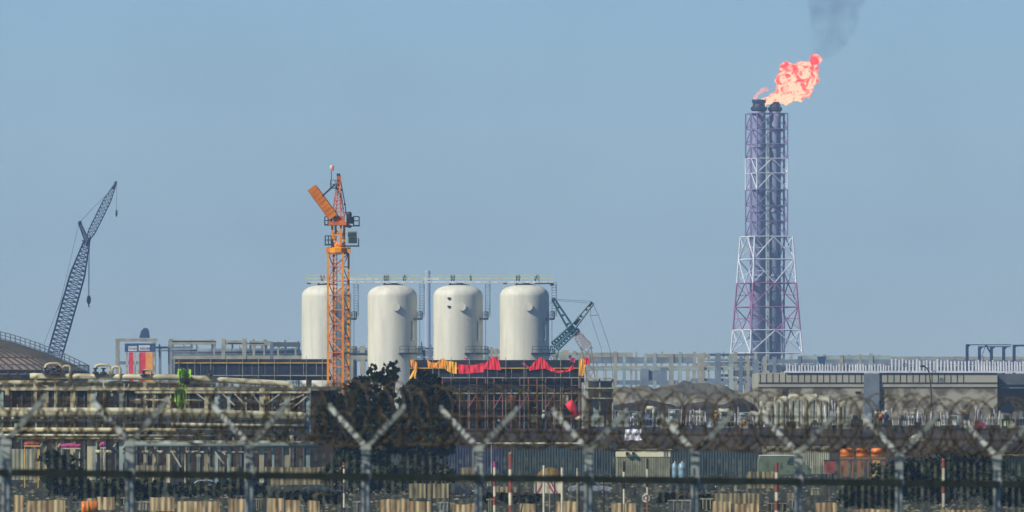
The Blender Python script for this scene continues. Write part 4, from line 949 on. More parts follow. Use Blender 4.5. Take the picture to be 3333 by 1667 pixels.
# machines, crates and drums on the terrace
def machine(name, label, cat, Z, x0, x1, yt, m1, m2, seed, z0=TZ):
    r_ = random.Random(seed); S_ = Z/F; xa, xb = px(x0,0,Z).x, px(x1,0,Z).x; zt = zy(yt,Z); h = zt-z0; wd = xb-xa
    root = thing(name, label, cat, ((xa+xb)/2,Z,z0))
    b = MB(); b.box((xa,Z-.8,z0+h*.12),(xb,Z+.8,z0+h*.7)); b.prism([(xa+wd*.15,Z-.6,z0+h*.7),(xa+wd*.6,Z-.6,z0+h*.7),(xa+wd*.55,Z-.6,zt),(xa+wd*.2,Z-.6,zt)],(0,1.2,0)); b.build('housing', M[m1], root)
    b = MB(); b.box((xa-.05,Z-.9,z0),(xb+.05,Z+.9,z0+h*.11)); b.build('skid', M['dsteel'], root)
    b = MB(); 
    for k in range(3): b.box((xa+wd*(.1+.28*k),Z-.85,z0+h*.2),(xa+wd*(.3+.28*k),Z-.803,z0+h*.6))
    b.build('panel', M[m2], root)
    b = MB(); b.tube((xa+wd*.8,Z,z0+h*.7),(xa+wd*.8,Z,zt+h*.15),.08,6); b.build('exhaust', M['dsteel'], root)
    return root
MS = [(1925,1965,1335,'gpipe','slat','grey green generator right of the red chute'),(1975,2002,1350,'sblue','dsteel','light blue pump unit under the pale slabs'),(2010,2045,1340,'offw','gpipe','off white compressor behind the leaning white sheet'),(2090,2125,1345,'concb','dark','blue grey generator on the terrace at centre right'),(2135,2172,1342,'offw','dark','off white welding unit on the terrace'),
      (2300,2345,1362,'gpipe','white','pale green site box left of the white wrapped loads'),(2350,2395,1360,'offw','dark','white site box with dark panels left of the pale building'),(2480,2515,1366,'dsteel','white','dark machine in front of the white wrapped loads'),(2640,2672,1368,'dark','offw','black compressor below the white wrapped row'),(2770,2808,1352,'leaf2','bark','dark green machine right of the white wrapped loads'),
      (2820,2845,1345,'gpipe','dark','grey green cabinet beside the blue grey stair tower'),(2930,2952,1352,'dsteel','gpipe','dark machine left of the lamp post'),(3040,3062,1356,'bark','offw','brown machine at the lamp post foot'),(3125,3160,1350,'rock','white','brown grey machine left of the red crates'),(3262,3300,1352,'leaf2','green','green machine before the dark recessed wing'),(3305,3340,1342,'concb','dark','blue grey generator at the far right edge')]
for i,(a,c,yt,m1,m2,lab) in enumerate(MS): machine('site_machine', lab, 'machine', 1000+(i%4)*12, a, c, yt, m1, m2, i)
def drum(label, Z, x, yt, m='slat', z0=TZ):
    c = px(x,0,Z); r = (zy(yt,Z)-z0)/2; root = thing('cable_drum', label, 'cable drum', (c.x,Z,z0)); b = MB()
    for dy in (-.4,.4): b = MB(); b.path([(c.x,Z+dy-.05,z0+r),(c.x,Z+dy+.05,z0+r)],r,18); b.build('flange', M[m], root)
    b = MB(); b.path([(c.x,Z-.35,z0+r),(c.x,Z+.35,z0+r)],r*.55,14); b.build('cable_core', M['dsteel'], root)
for x,yt,m_,lab in ((2195,1362,'slat','wooden cable drum on the terrace left of the flare tower'),(2420,1365,'tan','tan cable drum just left of the white wrapped loads'),(2740,1370,'slat','wooden cable drum below the pale stained wall'),(2890,1366,'bark','brown cable drum right of the stair tower'),(3350-60,1372,'slat','wooden cable drum near the right edge of the terrace')):
    drum(lab, 960, x, yt, m_)
def crate(label, Z, x0, x1, y0, yt, m, name='crate'):
    xa, xb = px(x0,0,Z).x, px(x1,0,Z).x; z0 = zy(y0,Z) if y0 < 1391 else TZ; zt = zy(yt,Z)
    root = thing(name, label, 'crate', ((xa+xb)/2,Z,z0)); b = MB(); b.box((xa,Z-.5,z0),(xb,Z+.5,zt)); b.build('box', M[m], root)
    b = MB(); n = 4
    for k in range(n): b.box((xa-.03,Z-.56,z0+(zt-z0)*(k+.1)/n),(xb+.03,Z-.503,z0+(zt-z0)*(k+.5)/n))
    b.build('slats', M[m], root)
for a,c,yt,m_,lab in ((3172,3188,1372,'red','red crate under the five upright pipes'),(3190,3204,1374,'mag','magenta crate next to the red crate'),(2150,2175,1372,'slat','pale wooden crate in front of the white welding unit'),(2560,2590,1372,'bark','brown crate under the tall white load'),(2680,2705,1374,'slat','pale crate under the upright pipe row'),(2975,2996,1374,'bark','brown crate left of the lamp post foot')):
    crate(lab, 940, a, c, 1391, yt, m_)
r2 = random.Random(31)
SK = [(1890,1918,1330,'behind the red chute'),(2002,2030,1335,'right of the pale edged slabs'),(2048,2088,1338,'behind the crumpled white sheet'),(2102,2134,1326,'left of the off white welding unit'),(2178,2214,1332,'right of the off white welding unit'),(2250,2290,1336,'among the upright pipes before the earth heap'),(2338,2372,1330,'left of the white site box'),(2402,2440,1342,'beside the tan cable drum'),(2700,2740,1338,'under the stained wall right of the white loads'),(2846,2884,1336,'before the blue grey stair tower'),(2952,3000,1344,'left of the lamp post'),(3062,3120,1352,'right of the lamp post'),(3222,3262,1346,'before the corner of the dark recessed wing')]
for x0_,x1_,yt,lab in SK:
    Zs = r2.uniform(1055,1110); X = lambda x: px(x,0,Zs).x; root = thing('pipe_skid','grey green pipework skid '+lab,'pipework',ter((x0_+x1_)/2,Zs)); zt = zy(yt,Zs)
    b = MB()
    for x in (x0_,(x0_+x1_)/2,x1_):
        for dy in (0,2): b.box((X(x)-.07,Zs+dy,TZ),(X(x)+.07,Zs+dy+.14,zt*.999))
    for q in (.35,.7,1.0):
        for dy in (0,2): b.box((X(x0_),Zs+dy+.02,TZ+(zt-TZ)*q-.08),(X(x1_),Zs+dy+.12,TZ+(zt-TZ)*q-.003))
    b.build('frame', M[r2.choice(['conc','gpipe','concb','slat'])], root)
    for k in range(r2.randint(3,5)):
        z = TZ+(zt-TZ)*r2.uniform(.1,1.0); rr_ = r2.uniform(.08,.26); a = X(x0_)+r2.uniform(0,.4); c_ = X(x1_)-r2.uniform(0,.4)
        b = MB(); b.path([(a,Zs-.2,z),(c_,Zs-.2,z),(c_+.1,Zs-.2,z-.15),(c_+.12,Zs-.2,max(TZ,z-r2.uniform(.3,1.6)))],rr_,8); b.build('pipe', M[r2.choice(['gpipe','conc','offw','concd','slat'])], root, True)
    b = MB(); c_ = (X(x0_*.5+x1_*.5)+r2.uniform(-.4,.4), Zs+.9, TZ); rr_ = r2.uniform(.35,.6); hh = (zt-TZ)*r2.uniform(.5,.85); b.lathe(c_,[(rr_,.3),(rr_,hh),(rr_*.6,hh+.25),(.05,hh+.32)],14); b.build('vessel', M[r2.choice(['gpipe','offw','concb'])], root, True)
# leaning white sheet and a torn pale sheet
Zs = 905.0
b = MB(); n = 12; V = []
r2 = random.Random(12)
for j in range(7):
    for i in range(n+1):
        p = px(2036+(52+(6 if j==6 else 0))*i/n - j*.8, 1397+36*j/6 + math.sin(i*.9)*1.2, 888); V.append(p+Vector((0,-.35*j/6*3+math.sin(i*1.3+j)*.12+r2.uniform(-.04,.04),0)))
W_ = n+1; b.add(V+[v+Vector((0,.06,0)) for v in V],[(j*W_+i,(j+1)*W_+i,(j+1)*W_+i+1,j*W_+i+1) for j in range(6) for i in range(n)]+[(7*W_+j*W_+i,7*W_+j*W_+i+1,7*W_+(j+1)*W_+i+1,7*W_+(j+1)*W_+i) for j in range(6) for i in range(n)])
o = b.build('plastic_sheet', M['white']); tag(o,'crumpled white plastic sheet hung on the dark bank above the cream cabin','sheet')
b = MB(); V = []
for j in range(5):
    for i in range(n+1):
        p = px(2958+56*i/n, 1414+ (i-6)**2*.35*(1-j/4) + j*5 + r2.uniform(-1,1), 888); V.append(p+Vector((0,-.2*j+math.sin(i*1.7)*.12,0)))
b.add(V+[v+Vector((0,.06,0)) for v in V],[(j*W_+i,(j+1)*W_+i,(j+1)*W_+i+1,j*W_+i+1) for j in range(4) for i in range(n)]+[(5*W_+j*W_+i,5*W_+j*W_+i+1,5*W_+(j+1)*W_+i+1,5*W_+(j+1)*W_+i) for j in range(4) for i in range(n)])
o = b.build('plastic_sheet', M['offw']); tag(o,'torn pale plastic sheet on the dark bank above the right bush','sheet')

# ------------------------------------------------------------- people on the terrace
def person(label, x, Z, z0, vest, helmet, pose=0):
    p0 = px(x,0,Z); p0.z = z0; root = thing('person', label, 'person', p0)
    J = {'pel':(0,0,.95),'ch':(0,0,1.32),'nk':(0,0,1.48),'hd':(0,-.02,1.62),'ht':(0,0,1.74),
         'hl':(.1,0,.9),'kl':(.12,-.05,.5),'fl':(.13,0,.08),'tl':(.14,-.18,.04),'hr':(-.1,0,.9),'kr':(-.13,-.02,.5),'fr':(-.16,.08,.08),'tr':(-.17,-.1,.04),
         'sl':(.2,0,1.40),'el':(.27,-.02,1.12),'wl':(.25,-.2 if pose else -.05,.95 if not pose else 1.1),'sr':(-.2,0,1.40),'er':(-.28,0,1.12),'wr':(-.28,-.1,.88)}
    Rr = {'pel':.15,'ch':.17,'nk':.06,'hd':.105,'ht':.08,'hl':.1,'kl':.07,'fl':.05,'tl':.04,'hr':.1,'kr':.07,'fr':.05,'tr':.04,'sl':.075,'el':.05,'wl':.04,'sr':.075,'er':.05,'wr':.04}
    E = [('pel','ch'),('ch','nk'),('nk','hd'),('hd','ht'),('pel','hl'),('hl','kl'),('kl','fl'),('fl','tl'),('pel','hr'),('hr','kr'),('kr','fr'),('fr','tr'),('ch','sl'),('sl','el'),('el','wl'),('ch','sr'),('sr','er'),('er','wr')]
    ks = list(J); me = bpy.data.meshes.new('body'); me.from_pydata([J[k] for k in ks],[(ks.index(a),ks.index(c)) for a,c in E],[]); me.materials.append(M['cloth'])
    o = bpy.data.objects.new('body', me); o.parent = root; col.objects.link(o)
    o.modifiers.new('s','SKIN'); 
    for i,k in enumerate(ks):
        me.skin_vertices[0].data[i].radius = (Rr[k],Rr[k]); me.skin_vertices[0].data[i].use_root = (k=='pel')
    ss = o.modifiers.new('u','SUBSURF'); ss.levels = 1; ss.render_levels = 1
    b = MB(); b.lathe(p0,[(.19,.98),(.215,1.2),(.225,1.38),(.12,1.47)],14); b.build('vest', M[vest], root, True)
    b = MB(); b.lathe(p0,[(.15,1.70),(.135,1.76),(.09,1.82),(.02,1.85)],14); b.build('helmet', M[helmet], root, True)
    b = MB(); b.sphere(p0+Vector((0,-.03,1.62)),.103,12,(.9,1,1.15)); b.build('face', M['skin'], root, True)
for x,v_,h_,lab,ps in ((2866,'vivid','sblued','worker in an orange vest and blue helmet before the stair tower',0),(2884,'cloth','wband','worker in navy clothes beside the orange vested worker',1),(2330,'tarpy','wband','worker in a yellow vest left of the white wrapped loads',1),(3140,'cloth','tarpy','worker in dark clothes right of the lamp post',0),(1770,'gpipe','wband','worker in a pale green vest below the scaffold',0)):
    person(lab, x, 925, TZ, v_, h_, ps)

# ------------------------------------------------------------- hoardings, cabin, vehicles at the foot of the bank
def corr(label, x0, x1, yt, yb, m, name='corrugated_sheet', cat='metal sheet', pitch=9, amp=.02, group=None, lean=0):
    Z = ZB(yb); S_ = Z/F; xa, xb = px(x0,0,Z).x, px(x1,0,Z).x; h = zy(yt,Z); n = max(6,int((x1-x0)/pitch*6)); V = []
    for i in range(n+1):
        x = xa+(xb-xa)*i/n; y = Z + amp*math.sin(i*math.pi/3)
        jit = .012*math.sin(i*.31+x0)
        V += [(x,y,0),(x,y+lean,h+jit),(x,y+.05+lean,h+jit),(x,y+.05,0)]
    b = MB(); b.add(V,[(i*4+j,(i+1)*4+j,(i+1)*4+(j+1)%4,i*4+(j+1)%4) for i in range(n) for j in range(4)]+[(0,1,2,3),(n*4+3,n*4+2,n*4+1,n*4)])
    o = b.build(name, m); return tag(o, label, cat, group)
corr('dark blue corrugated hoarding below the scaffold, left part',1430,1640,1446,1541,M['blue'],'hoarding','hoarding')
corr('long dark green blue hoarding below the earth bank at centre',1640,2006,1448,1545,M['teal'],'hoarding','hoarding')
corr('grey green hoarding right of the cream cabin',2182,2480,1462,1547,M['teal'],'hoarding','hoarding')
corr('pale grey hoarding behind the pale green van',2480,2700,1452,1543,M['slat'],'hoarding','hoarding',pitch=7)
corr('dark green hoarding at the right edge',3190,3360,1486,1560,M['leaf2'],'hoarding','hoarding')
corr('grey green sheet wall below the left pipe rack',560,1080,1490,1550,M['concd'],'hoarding','hoarding')
corr('low grey sheet wall at left behind the shed columns',250,420,1463,1556,M['concd'],'hoarding','hoarding')
corr('pale green sheet wall at the far left edge',-20,130,1462,1562,M['slat'],'hoarding','hoarding',pitch=14)
Z = ZB(1544)
for a,c,y,lab in ((1540,1900,1442,'white horizontal rail above the blue hoarding'),(3205,3360,1480,'white horizontal rail above the right edge hoarding')):
    Zr = Z+1; root = thing('guard_rail', lab, 'rail', gz((a+c)/2,0,Zr)); b = MB(); b.box((px(a,0,Zr).x,Zr-.05,zy(y+3,Zr)),(px(c,0,Zr).x,Zr+.05,zy(y-2,Zr))); b.build('rail', M['wband'], root)
    b = MB(); x = a
    while x <= c: b.tube((px(x,0,Zr).x,Zr,0),(px(x,0,Zr).x,Zr,zy(y+3,Zr)),.06,6); x += 60
    b.build('post', M['offw'], root)
# cabin
Z = ZB(1556); X = lambda x: px(x,0,Z).x; zz = lambda y: zy(y,Z)
root = thing('site_cabin','cream topped site cabin with slatted grey lower walls at centre right','cabin',(X(2094),Z,0))
b = MB(); b.box((X(2005),Z,zz(1487)),(X(2182),Z+2.4,zz(1465))); b.build('fascia', M['cabin'], root)
b = MB(); x = 2007
while x < 2180: b.box((X(x),Z+.05,.05),(X(x+5.5),Z+.2,zz(1487)-.003)); x += 7.6
b.box((X(2006),Z+.22,.02),(X(2181),Z+2.3,zz(1487)-.01)); b.build('slatted_wall', M['slat'], root)
for x in (2036,2056):
    b = MB(); b.box((X(x),Z-.3,zz(1482)),(X(x+10 if x<2050 else x+8),Z-.003,zz(1471))); ac = b.build('air_conditioner', M['offw'], root); b = MB(); b.path([(X(x+5),Z-.34,zz(1476.5)),(X(x+5),Z-.303,zz(1476.5))],.12,14); b.build('fan', M['black'], ac)
b = MB(); b.box((X(2160),Z-.03,zz(1485)),(X(2166),Z-.003,zz(1470))); b.box((X(2169),Z-.03,zz(1485)),(X(2174),Z-.003,zz(1470))); b.build('window', M['concb'], root)
b = MB(); b.box((X(2000),Z-.1,zz(1465)+.003),(X(2186),Z+2.6,zz(1465)+.1)); b.build('roof', M['offw'], root)
# van
def vehicle(name, label, cat, Z, x0, x1, yt, body, seed=0, van=False, group=None):
    X = lambda x: px(x,0,Z).x; xa, xb = X(x0), X(x1); L_ = xb-xa; H = zy(yt,Z); wd = 1.75
    root = thing(name, label, cat, ((xa+xb)/2,Z,0), group)
    if van: out = [(0,.18),(0,.72),(.03,.97),(.80,1),(.90,.62),(.99,.5),(1,.18)]
    else: out = [(0,.2),(0,.5),(.04,.62),(.18,.66),(.30,.98),(.62,1),(.76,.66),(.95,.58),(1,.45),(1,.2)]
    b = MB(); b.prism([(xa+L_*a,Z,H*c) for a,c in out],(0,wd,0)); bd = b.build('body', body, root)
    bv = bd.modifiers.new('b','BEVEL'); bv.width = .08; bv.segments = 2
    b = MB(); win = [(.55,.60),(.60,.92),(.78,.92),(.85,.60)] if van else [(.22,.68),(.32,.93),(.46,.94),(.46,.68)]
    b.prism([(xa+L_*a,Z-.02,H*c) for a,c in win],(0,.015,0))
    if not van: b.prism([(xa+L_*a,Z-.02,H*c) for a,c in [(.48,.68),(.48,.94),(.61,.93),(.71,.68)]],(0,.015,0))
    b.build('window', M['glass'], root)
    for q in (.2,.8):
        for dy in (.1,wd-.1):
            b = MB(); c = Vector((xa+L_*q,Z+dy,H*.19)); b.path([c-Vector((0,.13,0)),c+Vector((0,.1,0))],H*.19,16); wl = b.build('wheel', M['black'], root)
            b = MB(); b.path([c-Vector((0,.15,0)),c-Vector((0,.132,0))],H*.1,12); b.build('rim', M['concb'], wl)
    b = MB(); b.box((xb-.1,Z+.15,H*.42),(xb+.02,Z+.45,H*.52)); b.build('headlight', M['white'], root)
    if van:
        b = MB(); b.box((xa+L_*.02,Z-.04,H*.97),(xa+L_*.8,Z-.003,H*1.01)); b.build('roof_rail', M['white'], root)
    return root
vehicle('van','pale green van with a white roof line parked below the flare tower','van',ZB(1562),2466,2640,1482,M['van'],van=True)
vehicle('car','dark car left of the tall striped pole at centre, partly hidden by sheets','car',ZB(1625),940,1130,1582,M['car'])
vehicle('car','silver grey car near the white posts at centre','car',ZB(1610),1850,1990,1566,M['carw'])
vehicle('car','dark car between the ring sign and the van','car',ZB(1606),2170,2330,1560,M['car'])
vehicle('car','silver car low at the left under the pipe rack','car',ZB(1606),600,740,1562,M['carw'])
vehicle('car','dark car beneath the big round trees','car',ZB(1620),1390,1540,1574,M['car'])
# orange tanks
def otank(label, x0, x1):
    Z = ZB(1556); X = lambda x: px(x,0,Z).x; zz = lambda y: zy(y,Z); root = thing('water_tank', label, 'tank', (X((x0+x1)/2),Z,0), 'orange tanks on stands')
    b = MB(); c = (X((x0+x1)/2),Z+.7,zz(1487)); r = (X(x1)-X(x0))/2
    b.lathe(c,[(r*.9,0),(r,.08),(r,.5),(r*.93,.66),(r*.5,.74)],20); b.build('tank_body', M['vivid'], root, True)
    b = MB()
    for q in (-.8,0,.8):
        for dy in (.1,1.2): b.box((c[0]+r*q-.06,Z+dy,0),(c[0]+r*q+.06,Z+dy+.12,c[2]-.003))
    b.box((c[0]-r,Z,c[2]-.22),(c[0]+r,Z+1.4,c[2]-.003)); b.build('stand', M['pinkr'], root)
    b = MB(); b.box((c[0]-r*.8,Z-.05,.1),(c[0]+r*.2,Z+.05,c[2]-.3)); b.build('side_panel', M['yellow' if x0>2800 else 'pinkr'], root)
otank('leftmost of the three bright orange tanks on stands',2735,2780); otank('middle of the three bright orange tanks on stands',2787,2829); otank('rightmost of the three bright orange tanks on stands',2836,2882)
Z = ZB(1560); root = thing('red_bin','red bin on legs left of the orange tanks','bin',gz(2700,0,Z)); b = MB(); b.prism([px(2682,1500,Z),px(2720,1500,Z),px(2714,1540,Z),px(2688,1540,Z)],(0,.9,0)); b.build('bin_body', M['red'], root)
b = MB()
for x in (2690,2711): b.tube(gz(x,0,Z)+Vector((0,.4,0)),px(x,1540,Z)+Vector((0,.4,0)),.05,6)
b.box((px(2681,0,Z).x,Z-.03,zy(1500,Z)+.003),(px(2721,0,Z).x,Z+.93,zy(1497,Z))); b.build('leg', M['bark'], root)
for x0_,x1_,lab in ((2188,2205,'left of two light blue water drums right of the cream cabin'),(2208,2232,'right of two light blue water drums right of the cream cabin')):
    Z = ZB(1560); b = MB(); c = gz((x0_+x1_)/2,0,Z); r = (x1_-x0_)/2*Z/F; h = zy(1506,Z)
    root = thing('water_drum',lab,'drum',c,'light blue water drums'); b.lathe(c,[(r*.9,0),(r,.1),(r,h*.3),(r*1.04,h*.33),(r,h*.36),(r,h*.65),(r*1.04,h*.68),(r,h*.7),(r,h*.9),(r*.6,h*.97),(r*.3,h)],18); b.build('drum_body', M['sblue'], root, True)
    b = MB(); b.lathe(c,[(r*.2,h),(r*.2,h+.12)],10); b.build('lid', M['wband'], root)
# magenta tarps at far left, coloured rags
for (x0_,x1_,yt,yb,m_,lab) in ((198,262,1444,1458,'mag','magenta sheet bundle on the fence line at left'),(326,345,1436,1456,'mag','small magenta sheet near the thick cream column'),(78,128,1440,1450,'red','red sheet bundle at the far left')):
    Z = 640.0; b = MB(); p = px(x0_,yb,Z); root = thing('sheet_bundle',lab,'bundle',gz((x0_+x1_)/2,0,Z))
    b.path([px(x0_+(x1_-x0_)*k/5,(yt+yb)/2+math.sin(k*2)*1.5,Z) for k in range(6)],[.12,.17,.15,.18,.15,.1],8); b.build('bundle', M[m_], root)
    b = MB(); b.box((px(x0_,0,Z).x,Z-.2,zy(yb+4,Z)),(px(x1_,0,Z).x,Z+.4,zy(yb,Z)));
    for q in (x0_+3,x1_-3): b.tube(gz(q,0,Z),px(q,yb+2,Z),.05,6)
    b.build('stand', M['yellow' if x0_<100 else 'offw'], root)

# ------------------------------------------------------------- foreground yard beyond the fence
tanl = [(45,75,1612,1675,'tan corrugated sheet at the far lower left'),(84,155,1630,1680,'wide tan corrugated sheet stack at lower left'),(155,212,1628,1680,'tan corrugated sheet left of the first gap'),(282,310,1622,1672,'narrow tan sheet left of the orange barrel'),(315,372,1618,1660,'tan sheet right of the orange barrel'),
 (486,568,1619,1664,'tan corrugated sheet near the second fence post'),(575,640,1632,1682,'pale tan sheet right of the second fence post'),(640,715,1632,1678,'reddish tan sheet in the middle of the left group'),(742,802,1624,1676,'tan sheet left of the third fence post'),(868,925,1622,1668,'tan sheet right of the third fence post'),(930,975,1628,1672,'yellowish tan sheet under the left of the tree'),(1000,1040,1630,1684,'tan sheet left of the striped pole'),
 (1236,1330,1626,1676,'wide tan sheet under the big tree, left half'),(1332,1405,1632,1676,'tan sheet under the big tree, right half'),(1464,1556,1642,1690,'pinkish tan sheet at bottom centre'),(1690,1745,1640,1690,'tan sheet below the chevron board'),(1808,1880,1632,1690,'tall tan sheet right of the chevron board'),(1990,2070,1638,1690,'tan sheet left of the ring sign'),(2318,2378,1632,1690,'tan sheet left of the tall banded pole at right'),
 (2390,2470,1640,1680,'low tan sheet left of the banded pole at right'),(2655,2725,1636,1686,'pale tan sheet under the red bin'),(2780,2900,1658,1700,'low tan sheet at lower right'),(3060,3200,1660,1700,'low pale sheet at the right bottom edge')]
for a,c,yt,yb,lab in tanl: corr(lab,a,c,yt,yb,M['tan'],group='tan corrugated sheets standing in the yard',pitch=17,lean=.12)
back = [(880,1110,1521,1578,'long pale tan sheet row below the grey green pipe'),(660,870,1520,1570,'pale tan sheet row below the pipe rack end'),(1365,1470,1520,1580,'pale tan sheet with sloping top under the trees at right'),(1500,1560,1522,1566,'pale tan sheet left of the red and white poles'),(1330,1460,1574,1622,'tan sheet row behind the thin black posts'),(1610,1680,1584,1626,'tan sheet behind the red and white poles'),(2430,2524,1535,1590,'yellow cream corrugated hump left of the tall banded pole'),(2325,2480,1606,1640,'low pinkish tan sheet row left of the banded pole'),(2560,2600,1604,1636,'small pale sheet right of the banded pole'),(440,560,1515,1560,'pale sheet row at left below the pipe')]
for a,c,yt,yb,lab in back: corr(lab,a,c,yt,yb,M['tan2'],'corrugated_sheet',pitch=15,lean=.05)
# orange barrel
Z = ZB(1676); c = gz(285,0,Z); root = thing('barrel','orange barrel lying low at the lower left between tan sheets','barrel',c); b = MB(); b.path([c+Vector((-.28,0,.33)),c+Vector((-.2,0,.33)),c+Vector((.4,.1,.33)),c+Vector((.48,.1,.33))],[.28,.33,.33,.28],16); b.build('barrel_body', M['vivid'], root, True)
b = MB(); b.path([c+Vector((0,0,.33)),c+Vector((.05,0,.33))],.345,16); b.build('hoop', M['yellow'], root)
# striped and white posts
def pole(label, x, yt, yb, wpx, bands, name='striped_pole', group=None, cap=None):
    Z = ZB(max(yb,1560)); S_ = Z/F; X_ = px(x,0,Z).x; root = thing(name, label, 'pole', (X_,Z,0), group); h = zy(yt,Z); r = wpx*S_/2
    ys = [yt]+[q for q,_ in bands[:-1]]+[yb]
    z = h
    for (q, m_) in bands:
        z2 = max(0, zy(q,Z)); b = MB(); b.tube((X_,Z,z2),(X_,Z,z),r,10); b.build('band', M[m_], root); z = z2
    if z > 0.01: b = MB(); b.tube((X_,Z,0),(X_,Z,z),r,10); b.build('band', M[bands[-2][1] if len(bands)>1 else bands[-1][1]], root)
    b = MB(); b.lathe((X_,Z,0),[(r*2.2,0),(r*2.2,.06),(r*1.2,.1)],12); b.build('base', M['dsteel'], root)
    if cap: b = MB(); b.sphere((X_,Z,h+r*.4),r*1.1,8); b.build('cap', M[cap], root)
pole('red and white pole at centre, left of the pair',1610,1502,1690,9,[(1522,'mag'),(1552,'wband'),(1584,'red'),(1616,'wband'),(1644,'red'),(1690,'wband')])
pole('red and white pole at centre, right and thicker of the pair',1662,1480,1700,13,[(1528,'red'),(1552,'wband'),(1604,'red'),(1645,'wband'),(1668,'red'),(1700,'wband')],cap='rail')
pole('tall thick red and white banded pole below the flare tower',2528,1506,1700,12,[(1538,'red'),(1560,'wband'),(1602,'red'),(1630,'wband'),(1662,'red'),(1700,'wband')])
pole('red and white banded pole with pointed red top in front of the right bush',3071,1500,1690,11,[(1524,'red'),(1566,'wband'),(1606,'red'),(1650,'wband'),(1690,'rail')],cap='red')
pole('thin black and white pole right of the third fence post',1120,1526,1668,7,[(1542,'wband'),(1554,'black'),(1570,'wband'),(1606,'concd'),(1652,'wband'),(1668,'black')])
pole('thin white pole left of the chevron board centre',1770,1515,1700,7,[(1553,'wband'),(1566,'rail'),(1700,'wband')],'white_pole')
pole('thicker white pole at the right end of the chevron board',1830,1522,1704,9,[(1552,'wband'),(1564,'rail'),(1704,'wband')],'white_pole')
pole('slim pale pole right of the chevron board',1879,1524,1690,6,[(1550,'wband'),(1640,'slat'),(1690,'slat')],'white_pole')
pole('slim pole with dark top in front of the cream cabin',2031,1502,1700,7,[(1536,'bark'),(1556,'wband'),(1592,'bark'),(1640,'wband'),(1700,'slat')])
pole('slim dark topped pole carrying the white ring sign',2107,1492,1700,6,[(1527,'bark'),(1556,'wband'),(1586,'bark'),(1610,'wband'),(1700,'pinkr')])
pole('slim dark post standing tall before the van front',2528-78,1470,1600,3,[(1600,'black')],'thin_post')
for x,yt,yb,lab in ((925,1590,1690,'thin black post beneath the left tree edge'),(1053,1600,1690,'thin black post left of the black and white pole'),(1112,1590,1690,'thin black post touching the black and white pole'),(1175,1594,1690,'thin black post left of the fourth fence post'),(1387,1560,1690,'thin black post left of the tan sheets at centre'),(1406,1575,1690,'thin brown post beside another black post at centre'),(1462,1582,1690,'thin black post right of the tan sheets at centre'),(1690,1582,1690,'thin black post right of the thick banded pole'),(1745,1570,1700,'thin black post at the left end of the chevron board'),(1805,1570,1700,'thin black post inside the chevron board right half'),(1885,1550,1700,'thin black post beside the slim pale pole'),(1965,1570,1700,'thin black post right of the sixth fence post'),(2025,1560,1700,'thin black post beside the slim pole before the cabin'),(2692,1560,1650,'thin black post under the red bin')):
    pole(lab,x,yt,yb,4.5,[(yb,'black')],'thin_post')
c = px(2103,1622,ZB(1690)); b = MB(); c.y -= .15; b.path([c+Vector((math.cos(R(a))*.16,0,math.sin(R(a))*.16)) for a in range(0,360,24)],.035,6,closed=True); root = thing('ring_sign','small white ring with spokes fixed to the slim pole at lower right of centre','sign',c); b.build('ring', M['white'], root)
b = MB()
for a in range(0,180,60): b.bar(c+Vector((math.cos(R(a))*.15,0,math.sin(R(a))*.15)),c-Vector((math.cos(R(a))*.15,0,math.sin(R(a))*.15)),.025)
b.sphere(c,.05); b.build('spoke', M['wband'], root)
# chevron board
Z = ZB(1675); X = lambda x: px(x,0,Z).x; zz = lambda y: zy(y,Z)
root = thing('chevron_board','red and white chevron striped board under a faded round canopy at lower centre','barrier',gz(1783,0,Z))
b = MB(); b.box((X(1738),Z+.06,zz(1606)),(X(1828),Z+.12,zz(1562))); b.build('board', M['wband'], root)
b = MB(); xm = X(1775); hgt = zz(1562)-zz(1606)
for k in range(-2,8):
    for sg,lim in ((-1,X(1740)-xm),(1,X(1826)-xm)):
        x0_ = sg*(k*.17); w_ = .085; P_ = [(x0_,0),(x0_+sg*w_,0),(x0_+sg*w_+sg*hgt*.55*-1*-1,-hgt),(x0_+sg*hgt*.55,-hgt)]
        xs_ = [q[0] for q in P_]
        if sg>0: ok = min(xs_)>=0 and max(xs_)<=lim
        else: ok = max(xs_)<=0 and min(xs_)>=lim
        if ok: b.prism([(xm+q[0],Z+.04,zz(1562)+q[1]) for q in P_],(0,.017,0))
b.build('red_stripe', M['mag'], root)
b = MB(); b.tube((X(1745),Z+.2,0),(X(1745),Z+.2,zz(1563)),.03); b.tube((X(1822),Z+.2,0),(X(1822),Z+.2,zz(1563)),.03); b.build('leg', M['black'], root)
b = MB(); cz = Vector((X(1790),Z+.9,zz(1556))); b.lathe(cz,[(.66,0),(.6,.16),(.45,.34),(.22,.46),(.03,.5)],14); b.build('canopy', M['pinkr'], root)
b = MB(); b.tube((cz.x,cz.y,0),(cz.x,cz.y,cz.z+.4),.03); b.build('canopy_pole', M['slat'], root)
